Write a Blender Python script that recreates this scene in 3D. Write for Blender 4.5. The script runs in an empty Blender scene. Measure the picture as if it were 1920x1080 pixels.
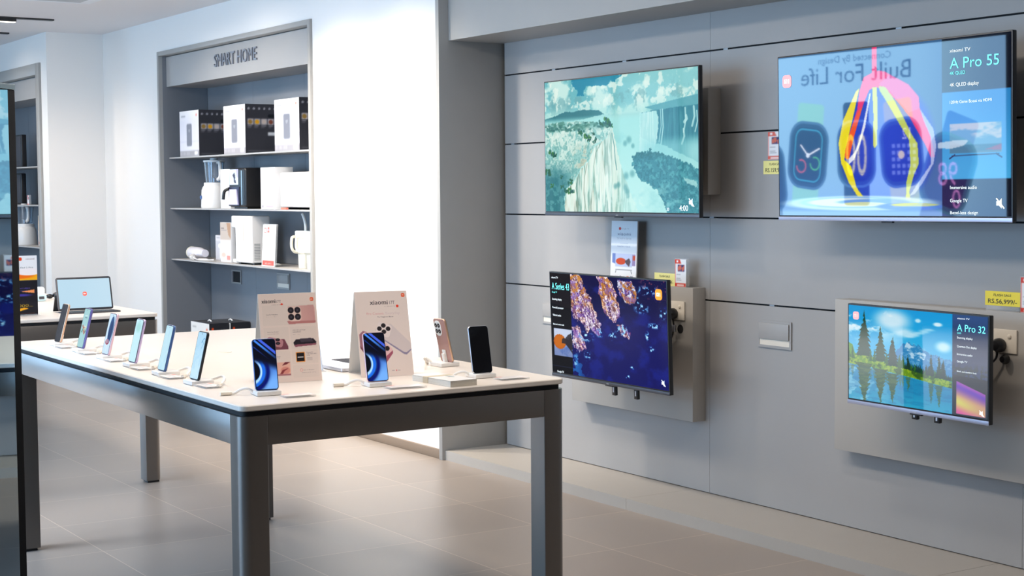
import bpy, math, random
import numpy as np
from mathutils import Vector, Matrix

random.seed(7)
PI = math.pi
C = bpy.context.scene.collection
sc = bpy.context.scene

# ------------------------------------------------------------------ camera
cam_d = bpy.data.cameras.new('camera')
cam_d.sensor_width = 36.0
cam_d.lens = 2927.9 / 1920 * 36.0
cam_d.clip_start = 0.05
cam = bpy.data.objects.new('camera', cam_d)
C.objects.link(cam)
cam.matrix_world = Matrix(((0.545871, -0.048448, 0.836467, 0.0),
                           (0.837845, 0.039221, -0.544498, 0.0),
                           (-0.006428, 0.998055, 0.062001, 1.55),
                           (0, 0, 0, 1)))
sc.camera = cam

# ------------------------------------------------------------------ world, exposure
w = bpy.data.worlds.new('world')
sc.world = w
w.use_nodes = True
w.node_tree.nodes['Background'].inputs[0].default_value = (0.62, 0.78, 1.0, 1)
w.node_tree.nodes['Background'].inputs[1].default_value = 0.25
sc.view_settings.view_transform = 'Standard'
sc.view_settings.look = 'None'
sc.view_settings.exposure = 0.0
sc.view_settings.gamma = 1.0
sc.view_settings.use_curve_mapping = False
sc.cycles.max_bounces = 8
sc.cycles.sample_clamp_indirect = 6.0
sc.cycles.caustics_reflective = False
sc.cycles.caustics_refractive = False


# ------------------------------------------------------------------ lights
def area(name, loc, size, power, color, rot=(0, 0, 0), spread=180):
    d = bpy.data.lights.new(name, 'AREA')
    d.shape = 'RECTANGLE'
    d.size, d.size_y = size
    d.energy = power
    d.color = color
    d.spread = math.radians(spread)
    o = bpy.data.objects.new(name, d)
    o.location = loc
    o.rotation_euler = rot
    C.objects.link(o)
    return o


def spot(name, loc, target, power, color, angle=60, blend=0.8, r=0.06):
    d = bpy.data.lights.new(name, 'SPOT')
    d.energy = power
    d.color = color
    d.spot_size = math.radians(angle)
    d.spot_blend = blend
    d.shadow_soft_size = r
    o = bpy.data.objects.new(name, d)
    o.location = loc
    o.rotation_euler = (Vector(target) - Vector(loc)).to_track_quat('-Z', 'Y').to_euler()
    C.objects.link(o)
    return o


DAY = (0.40, 0.67, 1.0)
WARM = (1.0, 0.86, 0.72)
NEUT = (1.0, 0.88, 0.75)
# daylight through the shop windows on the y- side, plus two added fill panels
area('window_daylight', (-15.3, -1.9, 1.55), (5.0, 2.5), 14, DAY, (PI / 2, 0, 0))
area('window_daylight', (-17.9, 0.4, 0.90), (4.4, 1.6), 150, DAY, (0, -PI / 2, PI))  # added panel before the solid end wall, brightens the reflection in the table apron
area('window_daylight', (-6.6, -1.9, 1.55), (3.8, 2.4), 240, DAY, (PI / 2, 0, 0))
area('window_sunlight', (-9.4, -1.7, 2.75), (5.6, 0.3), 400, (0.86, 0.92, 1.0), (math.radians(28), 0, 0), 70)  # added panel: lights unseen floor so the apron mirrors a bright patch
area('window_daylight', (-1.6, -1.9, 1.65), (3.0, 2.2), 6, DAY, (PI / 2, 0, 0))
# ceiling strips of the shop; the last is added to brighten the board fronts
for x, y, p in ((-5.6, 2.4, 50), (-9.2, 2.4, 46), (-12.4, 2.2, 36), (-3.2, 2.4, 26)):
    area('ceiling_strip_light', (x, y, 2.9), (1.8, 0.5), p, NEUT)
# wall washers
for x in (-9.0, -8.2):
    spot('wall_washer', (x, 3.3, 2.9), (x + 0.1, 4.56, 1.1), 300, NEUT, 95, 1.0, 0.1)
spot('wall_washer', (-12.7, 3.2, 2.9), (-13.0, 4.4, 0.8), 75, (1.0, 0.80, 0.62), 95, 1.0, 0.1)
spot('wall_washer', (-14.3, 2.7, 2.9), (-14.2, 4.06, 1.5), 90, WARM, 95, 1.0, 0.1)
spot('wall_washer', (-11.2, 3.2, 2.9), (-10.9, 4.8, 1.2), 150, NEUT, 90, 1.0, 0.1)
spot('wall_washer', (-10.0, 3.2, 2.9), (-10.2, 4.8, 1.4), 110, NEUT, 90, 1.0, 0.1)
for x in (-6.6, -4.4, -2.4):
    spot('wall_washer', (x, 3.3, 2.9), (x + 0.3, 4.7, 0.0), 46, WARM, 90, 1.0, 0.08)


# ------------------------------------------------------------------ materials
MATS = {}


def mat(name, col, rough=0.5, metal=0.0, spec=0.5, noise=0.0, nscale=8.0, bump=0.0, bscale=200.0, emit=0.0, alpha=1.0, trans=0.0, coat=0.0):
    if name in MATS:
        return MATS[name]
    m = bpy.data.materials.new(name)
    m.use_nodes = True
    nt = m.node_tree
    b = nt.nodes['Principled BSDF']
    c = tuple(col) + (1,)
    b.inputs['Base Color'].default_value = c
    b.inputs['Roughness'].default_value = rough
    b.inputs['Metallic'].default_value = metal
    b.inputs['Specular IOR Level'].default_value = spec
    b.inputs['Coat Weight'].default_value = coat
    b.inputs['Transmission Weight'].default_value = trans
    b.inputs['Alpha'].default_value = alpha
    if emit:
        b.inputs['Emission Color'].default_value = c
        b.inputs['Emission Strength'].default_value = emit
    tc = nt.nodes.new('ShaderNodeTexCoord')
    n = nt.nodes.new('ShaderNodeTexNoise')
    n.inputs['Scale'].default_value = nscale
    n.inputs['Detail'].default_value = 4
    nt.links.new(tc.outputs['Object'], n.inputs['Vector'])
    if noise:
        mix = nt.nodes.new('ShaderNodeMix')
        mix.data_type = 'RGBA'
        mix.inputs['A'].default_value = tuple(x * (1 - noise) for x in col) + (1,)
        mix.inputs['B'].default_value = tuple(min(1, x * (1 + noise)) for x in col) + (1,)
        nt.links.new(n.outputs['Fac'], mix.inputs['Factor'])
        nt.links.new(mix.outputs['Result'], b.inputs['Base Color'])
    if bump:
        n2 = nt.nodes.new('ShaderNodeTexNoise')
        n2.inputs['Scale'].default_value = bscale
        nt.links.new(tc.outputs['Object'], n2.inputs['Vector'])
        bm = nt.nodes.new('ShaderNodeBump')
        bm.inputs['Strength'].default_value = bump
        bm.inputs['Distance'].default_value = 0.002
        nt.links.new(n2.outputs['Fac'], bm.inputs['Height'])
        nt.links.new(bm.outputs['Normal'], b.inputs['Normal'])
    MATS[name] = m
    return m


def art_mat(name, strength, rough=0.06, spec=0.5, ior=1.5, sampling='NONE'):
    """a surface whose own picture comes from the mesh colour attribute: lit screen (strength>0) or print"""
    m = bpy.data.materials.new(name)
    m.use_nodes = True
    nt = m.node_tree
    b = nt.nodes['Principled BSDF']
    a = nt.nodes.new('ShaderNodeVertexColor')
    a.layer_name = 'art'
    b.inputs['Roughness'].default_value = rough
    b.inputs['Specular IOR Level'].default_value = spec
    b.inputs['IOR'].default_value = ior
    if strength > 0:
        b.inputs['Base Color'].default_value = (0.004, 0.004, 0.005, 1)
        nt.links.new(a.outputs['Color'], b.inputs['Emission Color'])
        b.inputs['Emission Strength'].default_value = strength
        m.cycles.emission_sampling = sampling
    else:
        nt.links.new(a.outputs['Color'], b.inputs['Base Color'])
    MATS[name] = m
    return m


art_mat('television_picture', 1.0, 0.018, 0.5, 1.75)
art_mat('anti_glare_television_picture', 1.05, 0.12, 0.25, 1.3)
art_mat('phone_picture', 1.0, 0.05, 0.5, 1.5)
art_mat('lightbox_picture', 9.0, 0.4, 0.3, 1.45, 'AUTO')
art_mat('printed_board', 0.0, 0.35, 0.3)
art_mat('printed_carton', 0.0, 0.45, 0.3)

WHITE_WALL = mat('white_wall_paint', (0.80, 0.79, 0.77), 0.65, bump=0.08, bscale=300)
CEILING = mat('ceiling_paint', (0.74, 0.73, 0.74), 0.7, bump=0.05)
PANEL = mat('grey_wall_cladding', (0.36, 0.355, 0.35), 0.42, spec=0.45, noise=0.03, nscale=3)
TRIM = mat('grey_metal_trim', (0.34, 0.335, 0.32), 0.42, spec=0.45, noise=0.03)
GROOVE = mat('dark_groove', (0.01, 0.01, 0.012), 0.8)
SKIRT = mat('tan_skirting', (0.24, 0.18, 0.13), 0.5)
TABLE_TOP = mat('cream_laminate', (0.80, 0.725, 0.65), 0.32, spec=0.4, noise=0.02, nscale=20)
TABLE_FRAME = mat('grey_lacquered_metal', (0.13, 0.112, 0.097), 0.34, metal=0.45, spec=0.7, noise=0.04, coat=0.9)
TABLE_FRAME.node_tree.nodes['Principled BSDF'].inputs['Coat Roughness'].default_value = 0.3
BLACK = mat('black_plastic', (0.012, 0.012, 0.014), 0.35)
BLACKGLASS = mat('black_glass', (0.006, 0.006, 0.008), 0.04, spec=0.6)
SILVER = mat('silver_metal', (0.62, 0.63, 0.68), 0.3, metal=0.9)
CHIN = mat('anodised_chin', (0.45, 0.46, 0.58), 0.35, metal=0.6)
DKMETAL = mat('dark_gunmetal', (0.10, 0.10, 0.11), 0.35, metal=0.7)
WPLASTIC = mat('white_plastic', (0.85, 0.84, 0.82), 0.3, coat=0.2)
CREAM = mat('cream_enamel', (0.85, 0.82, 0.70), 0.3, coat=0.3)
SOCKETM = mat('ivory_plastic', (0.78, 0.72, 0.62), 0.35)
ORANGE = mat('orange_badge', (0.95, 0.13, 0.01), 0.4)
GOLD = mat('rose_gold_metal', (0.80, 0.52, 0.36), 0.28, metal=0.75)
ROSE = mat('rose_back_glass', (0.50, 0.27, 0.23), 0.25, coat=0.4)
PAPER = mat('white_card', (0.85, 0.84, 0.82), 0.6)
YELLOW = mat('yellow_label_paper', (0.90, 0.73, 0.06), 0.6)
PALE_YELLOW = mat('pale_yellow_label_paper', (0.90, 0.82, 0.30), 0.6)
INK = mat('black_ink', (0.02, 0.02, 0.022), 0.6)
GREYINK = mat('grey_ink', (0.25, 0.23, 0.24), 0.6)
CARTON = mat('charcoal_carton', (0.045, 0.046, 0.052), 0.5)
WCARTON = mat('white_carton', (0.84, 0.84, 0.84), 0.5)
ACRYL = mat('clear_acrylic', (0.92, 0.94, 0.96), 0.05, alpha=0.25, spec=0.6)
CLEARP = mat('clear_plastic_jar', (0.85, 0.93, 1.0), 0.05, trans=0.9)
FABRIC_GREY = mat('dark_keyboard_fabric', (0.06, 0.06, 0.07), 0.7)


def glow(name, col, s):
    return mat(name, col, 0.5, emit=s)


# ------------------------------------------------------------------ floor tiles
def floor_material():
    m = bpy.data.materials.new('grey_porcelain_tiles')
    m.use_nodes = True
    nt = m.node_tree
    b = nt.nodes['Principled BSDF']
    tc = nt.nodes.new('ShaderNodeTexCoord')
    mp = nt.nodes.new('ShaderNodeMapping')
    mp.inputs['Location'].default_value = (5.97 + 61.3, -2.16 + 61.2, 0)
    nt.links.new(tc.outputs['Object'], mp.inputs['Vector'])
    br = nt.nodes.new('ShaderNodeTexBrick')
    br.offset = 0.0
    br.squash = 1.0
    br.inputs['Scale'].default_value = 1.0
    br.inputs['Brick Width'].default_value = 0.613
    br.inputs['Row Height'].default_value = 0.612
    br.inputs['Mortar Size'].default_value = 0.0022
    br.inputs['Mortar Smooth'].default_value = 0.2
    br.inputs['Bias'].default_value = 0.0
    br.inputs['Color1'].default_value = (0.275, 0.235, 0.205, 1)
    br.inputs['Color2'].default_value = (0.305, 0.262, 0.228, 1)
    br.inputs['Mortar'].default_value = (0.50, 0.42, 0.34, 1)
    nt.links.new(mp.outputs['Vector'], br.inputs['Vector'])
    n = nt.nodes.new('ShaderNodeTexNoise')
    n.inputs['Scale'].default_value = 2.2
    n.inputs['Detail'].default_value = 5
    nt.links.new(tc.outputs['Object'], n.inputs['Vector'])
    hs = nt.nodes.new('ShaderNodeMapRange')
    hs.inputs['To Min'].default_value = 0.90
    hs.inputs['To Max'].default_value = 1.10
    nt.links.new(n.outputs['Fac'], hs.inputs['Value'])
    mul = nt.nodes.new('ShaderNodeMix')
    mul.data_type = 'RGBA'
    mul.blend_type = 'MULTIPLY'
    mul.inputs['Factor'].default_value = 1.0
    nt.links.new(br.outputs['Color'], mul.inputs['A'])
    nt.links.new(hs.outputs['Result'], mul.inputs['B'])
    nt.links.new(mul.outputs['Result'], b.inputs['Base Color'])
    rr = nt.nodes.new('ShaderNodeMapRange')
    rr.inputs['To Min'].default_value = 0.30
    rr.inputs['To Max'].default_value = 0.42
    nt.links.new(n.outputs['Fac'], rr.inputs['Value'])
    nt.links.new(rr.outputs['Result'], b.inputs['Roughness'])
    bm = nt.nodes.new('ShaderNodeBump')
    bm.inputs['Strength'].default_value = 0.4
    bm.inputs['Distance'].default_value = 0.001
    bm.invert = True
    nt.links.new(br.outputs['Fac'], bm.inputs['Height'])
    nt.links.new(bm.outputs['Normal'], b.inputs['Normal'])
    b.inputs['Specular IOR Level'].default_value = 0.5
    return m


# ------------------------------------------------------------------ mesh builder
class MB:
    def __init__(self):
        self.v = []
        self.f = []

    def add(self, vs, fs, M=None):
        k = len(self.v)
        for p in vs:
            p = Vector(p)
            if M is not None:
                p = M @ p
            self.v.append(tuple(p))
        for f in fs:
            self.f.append(tuple(i + k for i in f))
        return self

    def box(self, x0, x1, y0, y1, z0, z1, bev=0.0, M=None, seg=2):
        import bmesh
        if bev <= 0:
            vs = [(x, y, z) for x in (x0, x1) for y in (y0, y1) for z in (z0, z1)]
            fs = [(0, 1, 3, 2), (4, 6, 7, 5), (0, 4, 5, 1), (2, 3, 7, 6), (0, 2, 6, 4), (1, 5, 7, 3)]
            return self.add(vs, fs, M)
        bm = bmesh.new()
        bmesh.ops.create_cube(bm, size=1.0)
        for q in bm.verts:
            q.co = Vector(((x0 + x1) / 2 + q.co.x * (x1 - x0), (y0 + y1) / 2 + q.co.y * (y1 - y0), (z0 + z1) / 2 + q.co.z * (z1 - z0)))
        bmesh.ops.bevel(bm, geom=list(bm.edges), offset=bev, segments=seg, affect='EDGES', profile=0.5)
        bm.verts.index_update()
        self.add([q.co.copy() for q in bm.verts], [[q.index for q in f.verts] for f in bm.faces], M)
        bm.free()
        return self

    def prism(self, pts, y0, y1, M=None):
        """polygon in XZ extruded along y"""
        n = len(pts)
        vs = [(p[0], y0, p[1]) for p in pts] + [(p[0], y1, p[1]) for p in pts]
        fs = [tuple(range(n)), tuple(reversed(range(n, 2 * n)))]
        fs += [(i, i + n, (i + 1) % n + n, (i + 1) % n) for i in range(n)]
        return self.add(vs, fs, M)

    def zprism(self, pts, z0, z1, M=None):
        n = len(pts)
        vs = [(p[0], p[1], z0) for p in pts] + [(p[0], p[1], z1) for p in pts]
        fs = [tuple(reversed(range(n))), tuple(range(n, 2 * n))]
        fs += [(i, (i + 1) % n, (i + 1) % n + n, i + n) for i in range(n)]
        return self.add(vs, fs, M)

    def rrect(self, x0, x1, z0, z1, r, y0, y1, edge=0.0, M=None):
        def ring(dx):
            return rpts(x0 + dx, x1 - dx, z0 + dx, z1 - dx, max(r - dx, 1e-4))
        if edge <= 0:
            return self.prism(ring(0), y0, y1, M)
        s = 1 if y1 > y0 else -1
        rings = []
        for k in range(4):
            a = k / 3 * PI / 2
            rings.append((ring(edge * (1 - math.sin(a))), y0 + s * edge * (1 - math.cos(a))))
        for k in range(4):
            a = (3 - k) / 3 * PI / 2
            rings.append((ring(edge * (1 - math.sin(a))), y1 - s * edge * (1 - math.cos(a))))
        n = len(rings[0][0])
        vs = [(p[0], y, p[1]) for R, y in rings for p in R]
        fs = [tuple(range(n)), tuple(reversed(range((len(rings) - 1) * n, len(rings) * n)))]
        for k in range(len(rings) - 1):
            for i in range(n):
                a, b2 = k * n + i, k * n + (i + 1) % n
                fs.append((a, a + n, b2 + n, b2))
        return self.add(vs, fs, M)

    def lathe(self, prof, n=32, M=None):
        """prof: list of (r, z)"""
        vs = []
        for r, z in prof:
            for i in range(n):
                a = 2 * PI * i / n
                vs.append((r * math.cos(a), r * math.sin(a), z))
        fs = []
        for k in range(len(prof) - 1):
            for i in range(n):
                a, b2 = k * n + i, k * n + (i + 1) % n
                fs.append((a, b2, b2 + n, a + n))
        fs.append(tuple(reversed(range(n))))
        fs.append(tuple(range((len(prof) - 1) * n, len(prof) * n)))
        return self.add(vs, fs, M)

    def tube(self, pts, r, n=8, smooth=True):
        P = [Vector(p) for p in pts]
        if smooth and len(P) > 2:
            Q = []
            for i in range(len(P) - 1):
                p0, p1, p2, p3 = P[max(i - 1, 0)], P[i], P[i + 1], P[min(i + 2, len(P) - 1)]
                for k in range(6):
                    t = k / 6
                    Q.append(0.5 * ((2 * p1) + (-p0 + p2) * t + (2 * p0 - 5 * p1 + 4 * p2 - p3) * t * t + (-p0 + 3 * p1 - 3 * p2 + p3) * t ** 3))
            Q.append(P[-1])
            P = Q
        T = [(P[min(i + 1, len(P) - 1)] - P[max(i - 1, 0)]).normalized() for i in range(len(P))]
        up = Vector((0, 0, 1)) if abs(T[0].z) < 0.9 else Vector((1, 0, 0))
        N = (up - T[0] * up.dot(T[0])).normalized()
        vs = []
        for i, p in enumerate(P):
            N = (N - T[i] * N.dot(T[i])).normalized()
            B = T[i].cross(N)
            for k in range(n):
                a = 2 * PI * k / n
                vs.append(p + (N * math.cos(a) + B * math.sin(a)) * r)
        fs = []
        for i in range(len(P) - 1):
            for k in range(n):
                a, b2 = i * n + k, i * n + (k + 1) % n
                fs.append((a, b2, b2 + n, a + n))
        fs.append(tuple(reversed(range(n))))
        fs.append(tuple(range((len(P) - 1) * n, len(P) * n)))
        return self.add(vs, fs)

    def build(self, name, m, parent=None, loc=None, rot=None):
        me = bpy.data.meshes.new(name)
        me.from_pydata(self.v, [], self.f)
        me.materials.append(m)
        me.validate()
        import bmesh
        bm = bmesh.new()
        bm.from_mesh(me)
        bmesh.ops.recalc_face_normals(bm, faces=bm.faces)
        bm.to_mesh(me)
        bm.free()
        me.polygons.foreach_set('use_smooth', [True] * len(me.polygons))
        me.set_sharp_from_angle(angle=math.radians(35))
        o = bpy.data.objects.new(name, me)
        C.objects.link(o)
        if parent is not None:
            o.parent = parent
        if loc is not None:
            o.location = loc
        if rot is not None:
            o.rotation_euler = rot
        return o


def rpts(x0, x1, z0, z1, r, n=6):
    out = []
    for cx, cz, a0 in ((x1 - r, z1 - r, 0), (x0 + r, z1 - r, 90), (x0 + r, z0 + r, 180), (x1 - r, z0 + r, 270)):
        for k in range(n + 1):
            a = math.radians(a0 + 90 * k / n)
            out.append((cx + r * math.cos(a), cz + r * math.sin(a)))
    return out


def circ(cx, cz, rx, rz=None, n=28):
    rz = rz or rx
    return [(cx + rx * math.cos(2 * PI * i / n), cz + rz * math.sin(2 * PI * i / n)) for i in range(n)]


def tag(o, label, cat, group=None):
    o['label'] = label
    o['category'] = cat
    if group:
        o['group'] = group
    return o


def thing(name, label, cat, loc=(0, 0, 0), rot=(0, 0, 0), group=None):
    o = bpy.data.objects.new(name, None)
    o.empty_display_size = 0.05
    C.objects.link(o)
    o.location = loc
    o.rotation_euler = rot
    return tag(o, label, cat, group)


def struct(name, mb, m):
    o = mb.build(name, m)
    o['kind'] = 'structure'
    return o


def copy_tree(o, parent=None):
    c = o.copy()
    C.objects.link(c)
    if parent is not None:
        c.parent = parent
    for ch in list(o.children):
        copy_tree(ch, c)
    return c


# ------------------------------------------------------------------ lettering
_tc = {}


def glyphs(s):
    if s in _tc:
        return _tc[s]
    cu = bpy.data.curves.new('lettering', 'FONT')
    cu.body = s
    cu.size = 1.0
    cu.resolution_u = 3
    o = bpy.data.objects.new('lettering', cu)
    C.objects.link(o)
    dg = bpy.context.evaluated_depsgraph_get()
    me = bpy.data.meshes.new_from_object(o.evaluated_get(dg))
    vs = [(q.co.x, q.co.y) for q in me.vertices]
    fs = [tuple(p.vertices) for p in me.polygons]
    bpy.data.objects.remove(o)
    bpy.data.meshes.remove(me)
    _tc[s] = (vs, fs)
    return _tc[s]


CAP = None


def letters(mb, s, x, z, h, w=None, align='L', y=-0.001, bold=0.0, flip=1):
    """flat lettering facing -y, cap height h, baseline at z"""
    global CAP
    if CAP is None:
        CAP = max(p[1] for p in glyphs('H')[0])
    vs, fs = glyphs(s)
    if not vs:
        return
    x0 = min(p[0] for p in vs)
    x1 = max(p[0] for p in vs)
    k = h / CAP
    kx = k if w is None else w / (x1 - x0)
    ww = (x1 - x0) * kx
    ox = {'L': x, 'C': x - ww / 2, 'R': x - ww}[align]
    offs = [0.0] if not bold else [-bold * h, bold * h]
    for d in offs:
        mb.add([(ox + (p[0] - x0) * kx + d, y - (0.0001 if d > 0 else 0), z + p[1] * k) for p in vs], [tuple(f) for f in fs])


def flat(mb, name, m, parent):
    """lettering keeps its own winding: no normal recalculation"""
    me = bpy.data.meshes.new(name)
    me.from_pydata(mb.v, [], mb.f)
    me.materials.append(m)
    o = bpy.data.objects.new(name, me)
    C.objects.link(o)
    o.parent = parent
    return o


def badge(parent, x, z, s, y=-0.0012, back=None, front=None, name='badge'):
    """rounded square badge with the two-letter mark"""
    b = MB()
    b.rrect(x - s / 2, x + s / 2, z - s / 2, z + s / 2, s * 0.3, y, y + 0.0008)
    o = b.build(name, back or ORANGE, parent)
    g = MB()
    yy = y - 0.0004
    u = s * 0.07
    zz0, zz1 = z - s * 0.17, z + s * 0.17

    def r(x0, x1, z0, z1):
        g.add([(x0, yy, z0), (x1, yy, z0), (x1, yy, z1), (x0, yy, z1)], [(0, 1, 2, 3)])
    r(x - s * .30, x - s * .30 + u, zz0, zz1)
    r(x - s * .30, x + s * .06, zz1 - u, zz1)
    r(x - s * .01, x + s * .06, zz0, zz1 - u * .3)
    r(x - s * .155, x - s * .085, zz0, zz1 - u * 2)
    r(x + s * .19, x + s * .26, zz0, zz1)
    flat(g, 'badge_mark', front or PAPER, o)
    return o


# ------------------------------------------------------------------ picture painting (numpy, own pictures of lit screens and prints)
def fbm(W, H, sx, sy, seed, oct=4):
    rng = np.random.RandomState(seed)
    out = np.zeros((H, W))
    amp, tot = 1.0, 0.0
    for k in range(oct):
        nx, ny = int(sx * 2 ** k) + 2, int(sy * 2 ** k) + 2
        g = rng.rand(ny + 1, nx + 1)
        xs = np.linspace(0, nx - 1.001, W)
        ys = np.linspace(0, ny - 1.001, H)
        xi, yi = xs.astype(int), ys.astype(int)
        fx, fy = xs - xi, ys - yi
        fx, fy = fx * fx * (3 - 2 * fx), fy * fy * (3 - 2 * fy)
        a = g[np.ix_(yi, xi)] * (1 - fx) + g[np.ix_(yi, xi + 1)] * fx
        b = g[np.ix_(yi + 1, xi)] * (1 - fx) + g[np.ix_(yi + 1, xi + 1)] * fx
        out += amp * (a * (1 - fy)[:, None] + b * fy[:, None])
        tot += amp
        amp *= 0.55
    return out / tot


def ss(a, b, x):
    t = np.clip((x - a) / (b - a + 1e-12), 0, 1)
    return t * t * (3 - 2 * t)


class Art:
    def __init__(self, W, H, col=(0, 0, 0)):
        self.W, self.H = W, H
        self.a = np.ones((H, W, 3)) * np.array(col) / 255.0
        self.u = np.linspace(0, 1, W)[None, :] * np.ones((H, 1))
        self.v = np.linspace(0, 1, H)[:, None] * np.ones((1, W))

    def noise(self, sx, sy, seed, oct=4):
        return fbm(self.W, self.H, sx, sy, seed, oct)

    def blend(self, m, col):
        m = np.clip(m, 0, 1)[..., None]
        c = np.array(col) / 255.0 if not isinstance(col, np.ndarray) else col
        self.a = self.a * (1 - m) + c * m

    def poly(self, pts, col=None, k=1.0, jit=None):
        u, v = self.u, self.v
        if jit is not None:
            u, v = u + jit[0], v + jit[1]
        inside = np.zeros((self.H, self.W), bool)
        n = len(pts)
        for i in range(n):
            x0, y0 = pts[i]
            x1, y1 = pts[(i + 1) % n]
            if y0 == y1:
                continue
            c = ((y0 > v) != (y1 > v)) & (u < (x1 - x0) * (v - y0) / (y1 - y0) + x0)
            inside ^= c
        m = inside.astype(float)
        p = np.pad(m, 1, mode='edge')
        m = (p[1:-1, 1:-1] * 2 + p[:-2, 1:-1] + p[2:, 1:-1] + p[1:-1, :-2] + p[1:-1, 2:]) / 6 * k
        if col is not None:
            self.blend(m, col)
        return m

    def rect(self, u0, u1, v0, v1, col, k=1.0):
        return self.poly([(u0, v0), (u1, v0), (u1, v1), (u0, v1)], col, k)

    def ell(self, cu, cv, ru, rv, col, k=1.0, soft=0.06):
        d = np.sqrt(((self.u - cu) / ru) ** 2 + ((self.v - cv) / rv) ** 2)
        m = (1 - ss(1 - soft, 1 + soft, d)) * k
        self.blend(m, col)
        return m

    def rr(self, cu, cv, hu, hv, r, col, rot=0.0, asp=1.0, k=1.0, ring=None):
        du, dv = (self.u - cu) * asp, self.v - cv
        c, s = math.cos(rot), math.sin(rot)
        x, y = du * c + dv * s, -du * s + dv * c
        qx, qy = np.abs(x) - hu * asp + r, np.abs(y) - hv + r
        d = np.minimum(np.maximum(qx, qy), 0) + np.hypot(np.maximum(qx, 0), np.maximum(qy, 0)) - r
        px = 0.7 / self.H
        m = 1 - ss(-px, px, d)
        if ring:
            m = m * ss(-ring - px, -ring + px, d)
        self.blend(m * k, col)
        return d

    def line(self, pts, wd, col, k=1.0):
        asp = self.W / self.H
        best = np.full((self.H, self.W), 9.0)
        for (x0, y0), (x1, y1) in zip(pts[:-1], pts[1:]):
            ax, bx = x0, x1
            dx, dy = (bx - ax) * asp, y1 - y0
            t = np.clip((((self.u - ax) * asp) * dx + (self.v - y0) * dy) / (dx * dx + dy * dy + 1e-12), 0, 1)
            best = np.minimum(best, np.hypot((self.u - ax) * asp - t * dx, self.v - y0 - t * dy))
        px = 0.6 / self.H
        self.blend((1 - ss(wd - px, wd + px, best)) * k, col)

    def text(self, s, u, v, h, col, w=None, align='L', flip=False, k=1.0):
        """fills lettering by scan: cap height h (in v), baseline v"""
        global CAP
        if CAP is None:
            CAP = max(p[1] for p in glyphs('H')[0])
        vs, fs = glyphs(s)
        x0 = min(p[0] for p in vs)
        x1 = max(p[0] for p in vs)
        asp = self.W / self.H
        kk = h / CAP
        kx = kk / self.aspect if w is None else w / (x1 - x0)
        ww = (x1 - x0) * kx
        ox = {'L': u, 'C': u - ww / 2, 'R': u - ww}[align]
        P = np.array([(ox + (p[0] - x0) * kx, v - p[1] * kk) for p in vs])
        m = np.zeros((self.H, self.W))
        for f in fs:
            for i in range(1, len(f) - 1):
                A, B, D = P[f[0]], P[f[i]], P[f[i + 1]]
                lo = np.minimum(np.minimum(A, B), D)
                hi = np.maximum(np.maximum(A, B), D)
                i0, i1 = max(0, int(lo[0] * (self.W - 1))), min(self.W, int(hi[0] * (self.W - 1)) + 2)
                j0, j1 = max(0, int(lo[1] * (self.H - 1))), min(self.H, int(hi[1] * (self.H - 1)) + 2)
                if i0 >= i1 or j0 >= j1:
                    continue
                U, V = self.u[j0:j1, i0:i1], self.v[j0:j1, i0:i1]
                acc = 0
                for ox2 in (-.25, .25):
                    for oy2 in (-.25, .25):
                        uu, vv = U + ox2 / self.W, V + oy2 / self.H
                        s1 = (B[0] - A[0]) * (vv - A[1]) - (B[1] - A[1]) * (uu - A[0])
                        s2 = (D[0] - B[0]) * (vv - B[1]) - (D[1] - B[1]) * (uu - B[0])
                        s3 = (A[0] - D[0]) * (vv - D[1]) - (A[1] - D[1]) * (uu - D[0])
                        acc = acc + (((s1 >= 0) & (s2 >= 0) & (s3 >= 0)) | ((s1 <= 0) & (s2 <= 0) & (s3 <= 0))) * 0.25
                m[j0:j1, i0:i1] = np.maximum(m[j0:j1, i0:i1], acc)
        self.blend(m * k, col)

    aspect = 1.0


def painted(name, art, w_, h_, parent, m, x=0.0, y=0.0, z=0.0, rot=None):
    """a picture area, w_ x h_, facing -y, lower-left corner at x - w_/2, z; picture stored as colours on a fine mesh"""
    H, W = art.H, art.W
    a = np.clip(art.a, 0, 1)
    lin = np.where(a <= 0.04045, a / 12.92, ((a + 0.055) / 1.055) ** 2.4)
    me = bpy.data.meshes.new(name)
    xs = np.linspace(-w_ / 2, w_ / 2, W)
    zs = np.linspace(h_, 0, H)
    co = np.zeros((H, W, 3), np.float32)
    co[..., 0] = xs[None, :]
    co[..., 2] = zs[:, None]
    idx = np.arange(H * W).reshape(H, W)
    q = np.stack([idx[1:, :-1], idx[1:, 1:], idx[:-1, 1:], idx[:-1, :-1]], -1).reshape(-1, 4)
    nf = len(q)
    me.vertices.add(H * W)
    me.vertices.foreach_set('co', co.ravel())
    me.loops.add(nf * 4)
    me.loops.foreach_set('vertex_index', q.ravel().astype(np.int32))
    me.polygons.add(nf)
    me.polygons.foreach_set('loop_start', (np.arange(nf) * 4).astype(np.int32))
    me.polygons.foreach_set('loop_total', np.full(nf, 4, np.int32))
    me.update(calc_edges=True)
    at = me.color_attributes.new('art', 'FLOAT_COLOR', 'POINT')
    rgba = np.ones((H * W, 4), np.float32)
    rgba[:, :3] = lin.reshape(-1, 3)
    at.data.foreach_set('color', rgba.ravel())
    me.materials.append(m)
    o = bpy.data.objects.new(name, me)
    C.objects.link(o)
    if parent is not None:
        o.parent = parent
    o.location = (x, y, z)
    if rot:
        o.rotation_euler = rot
    return o


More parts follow.
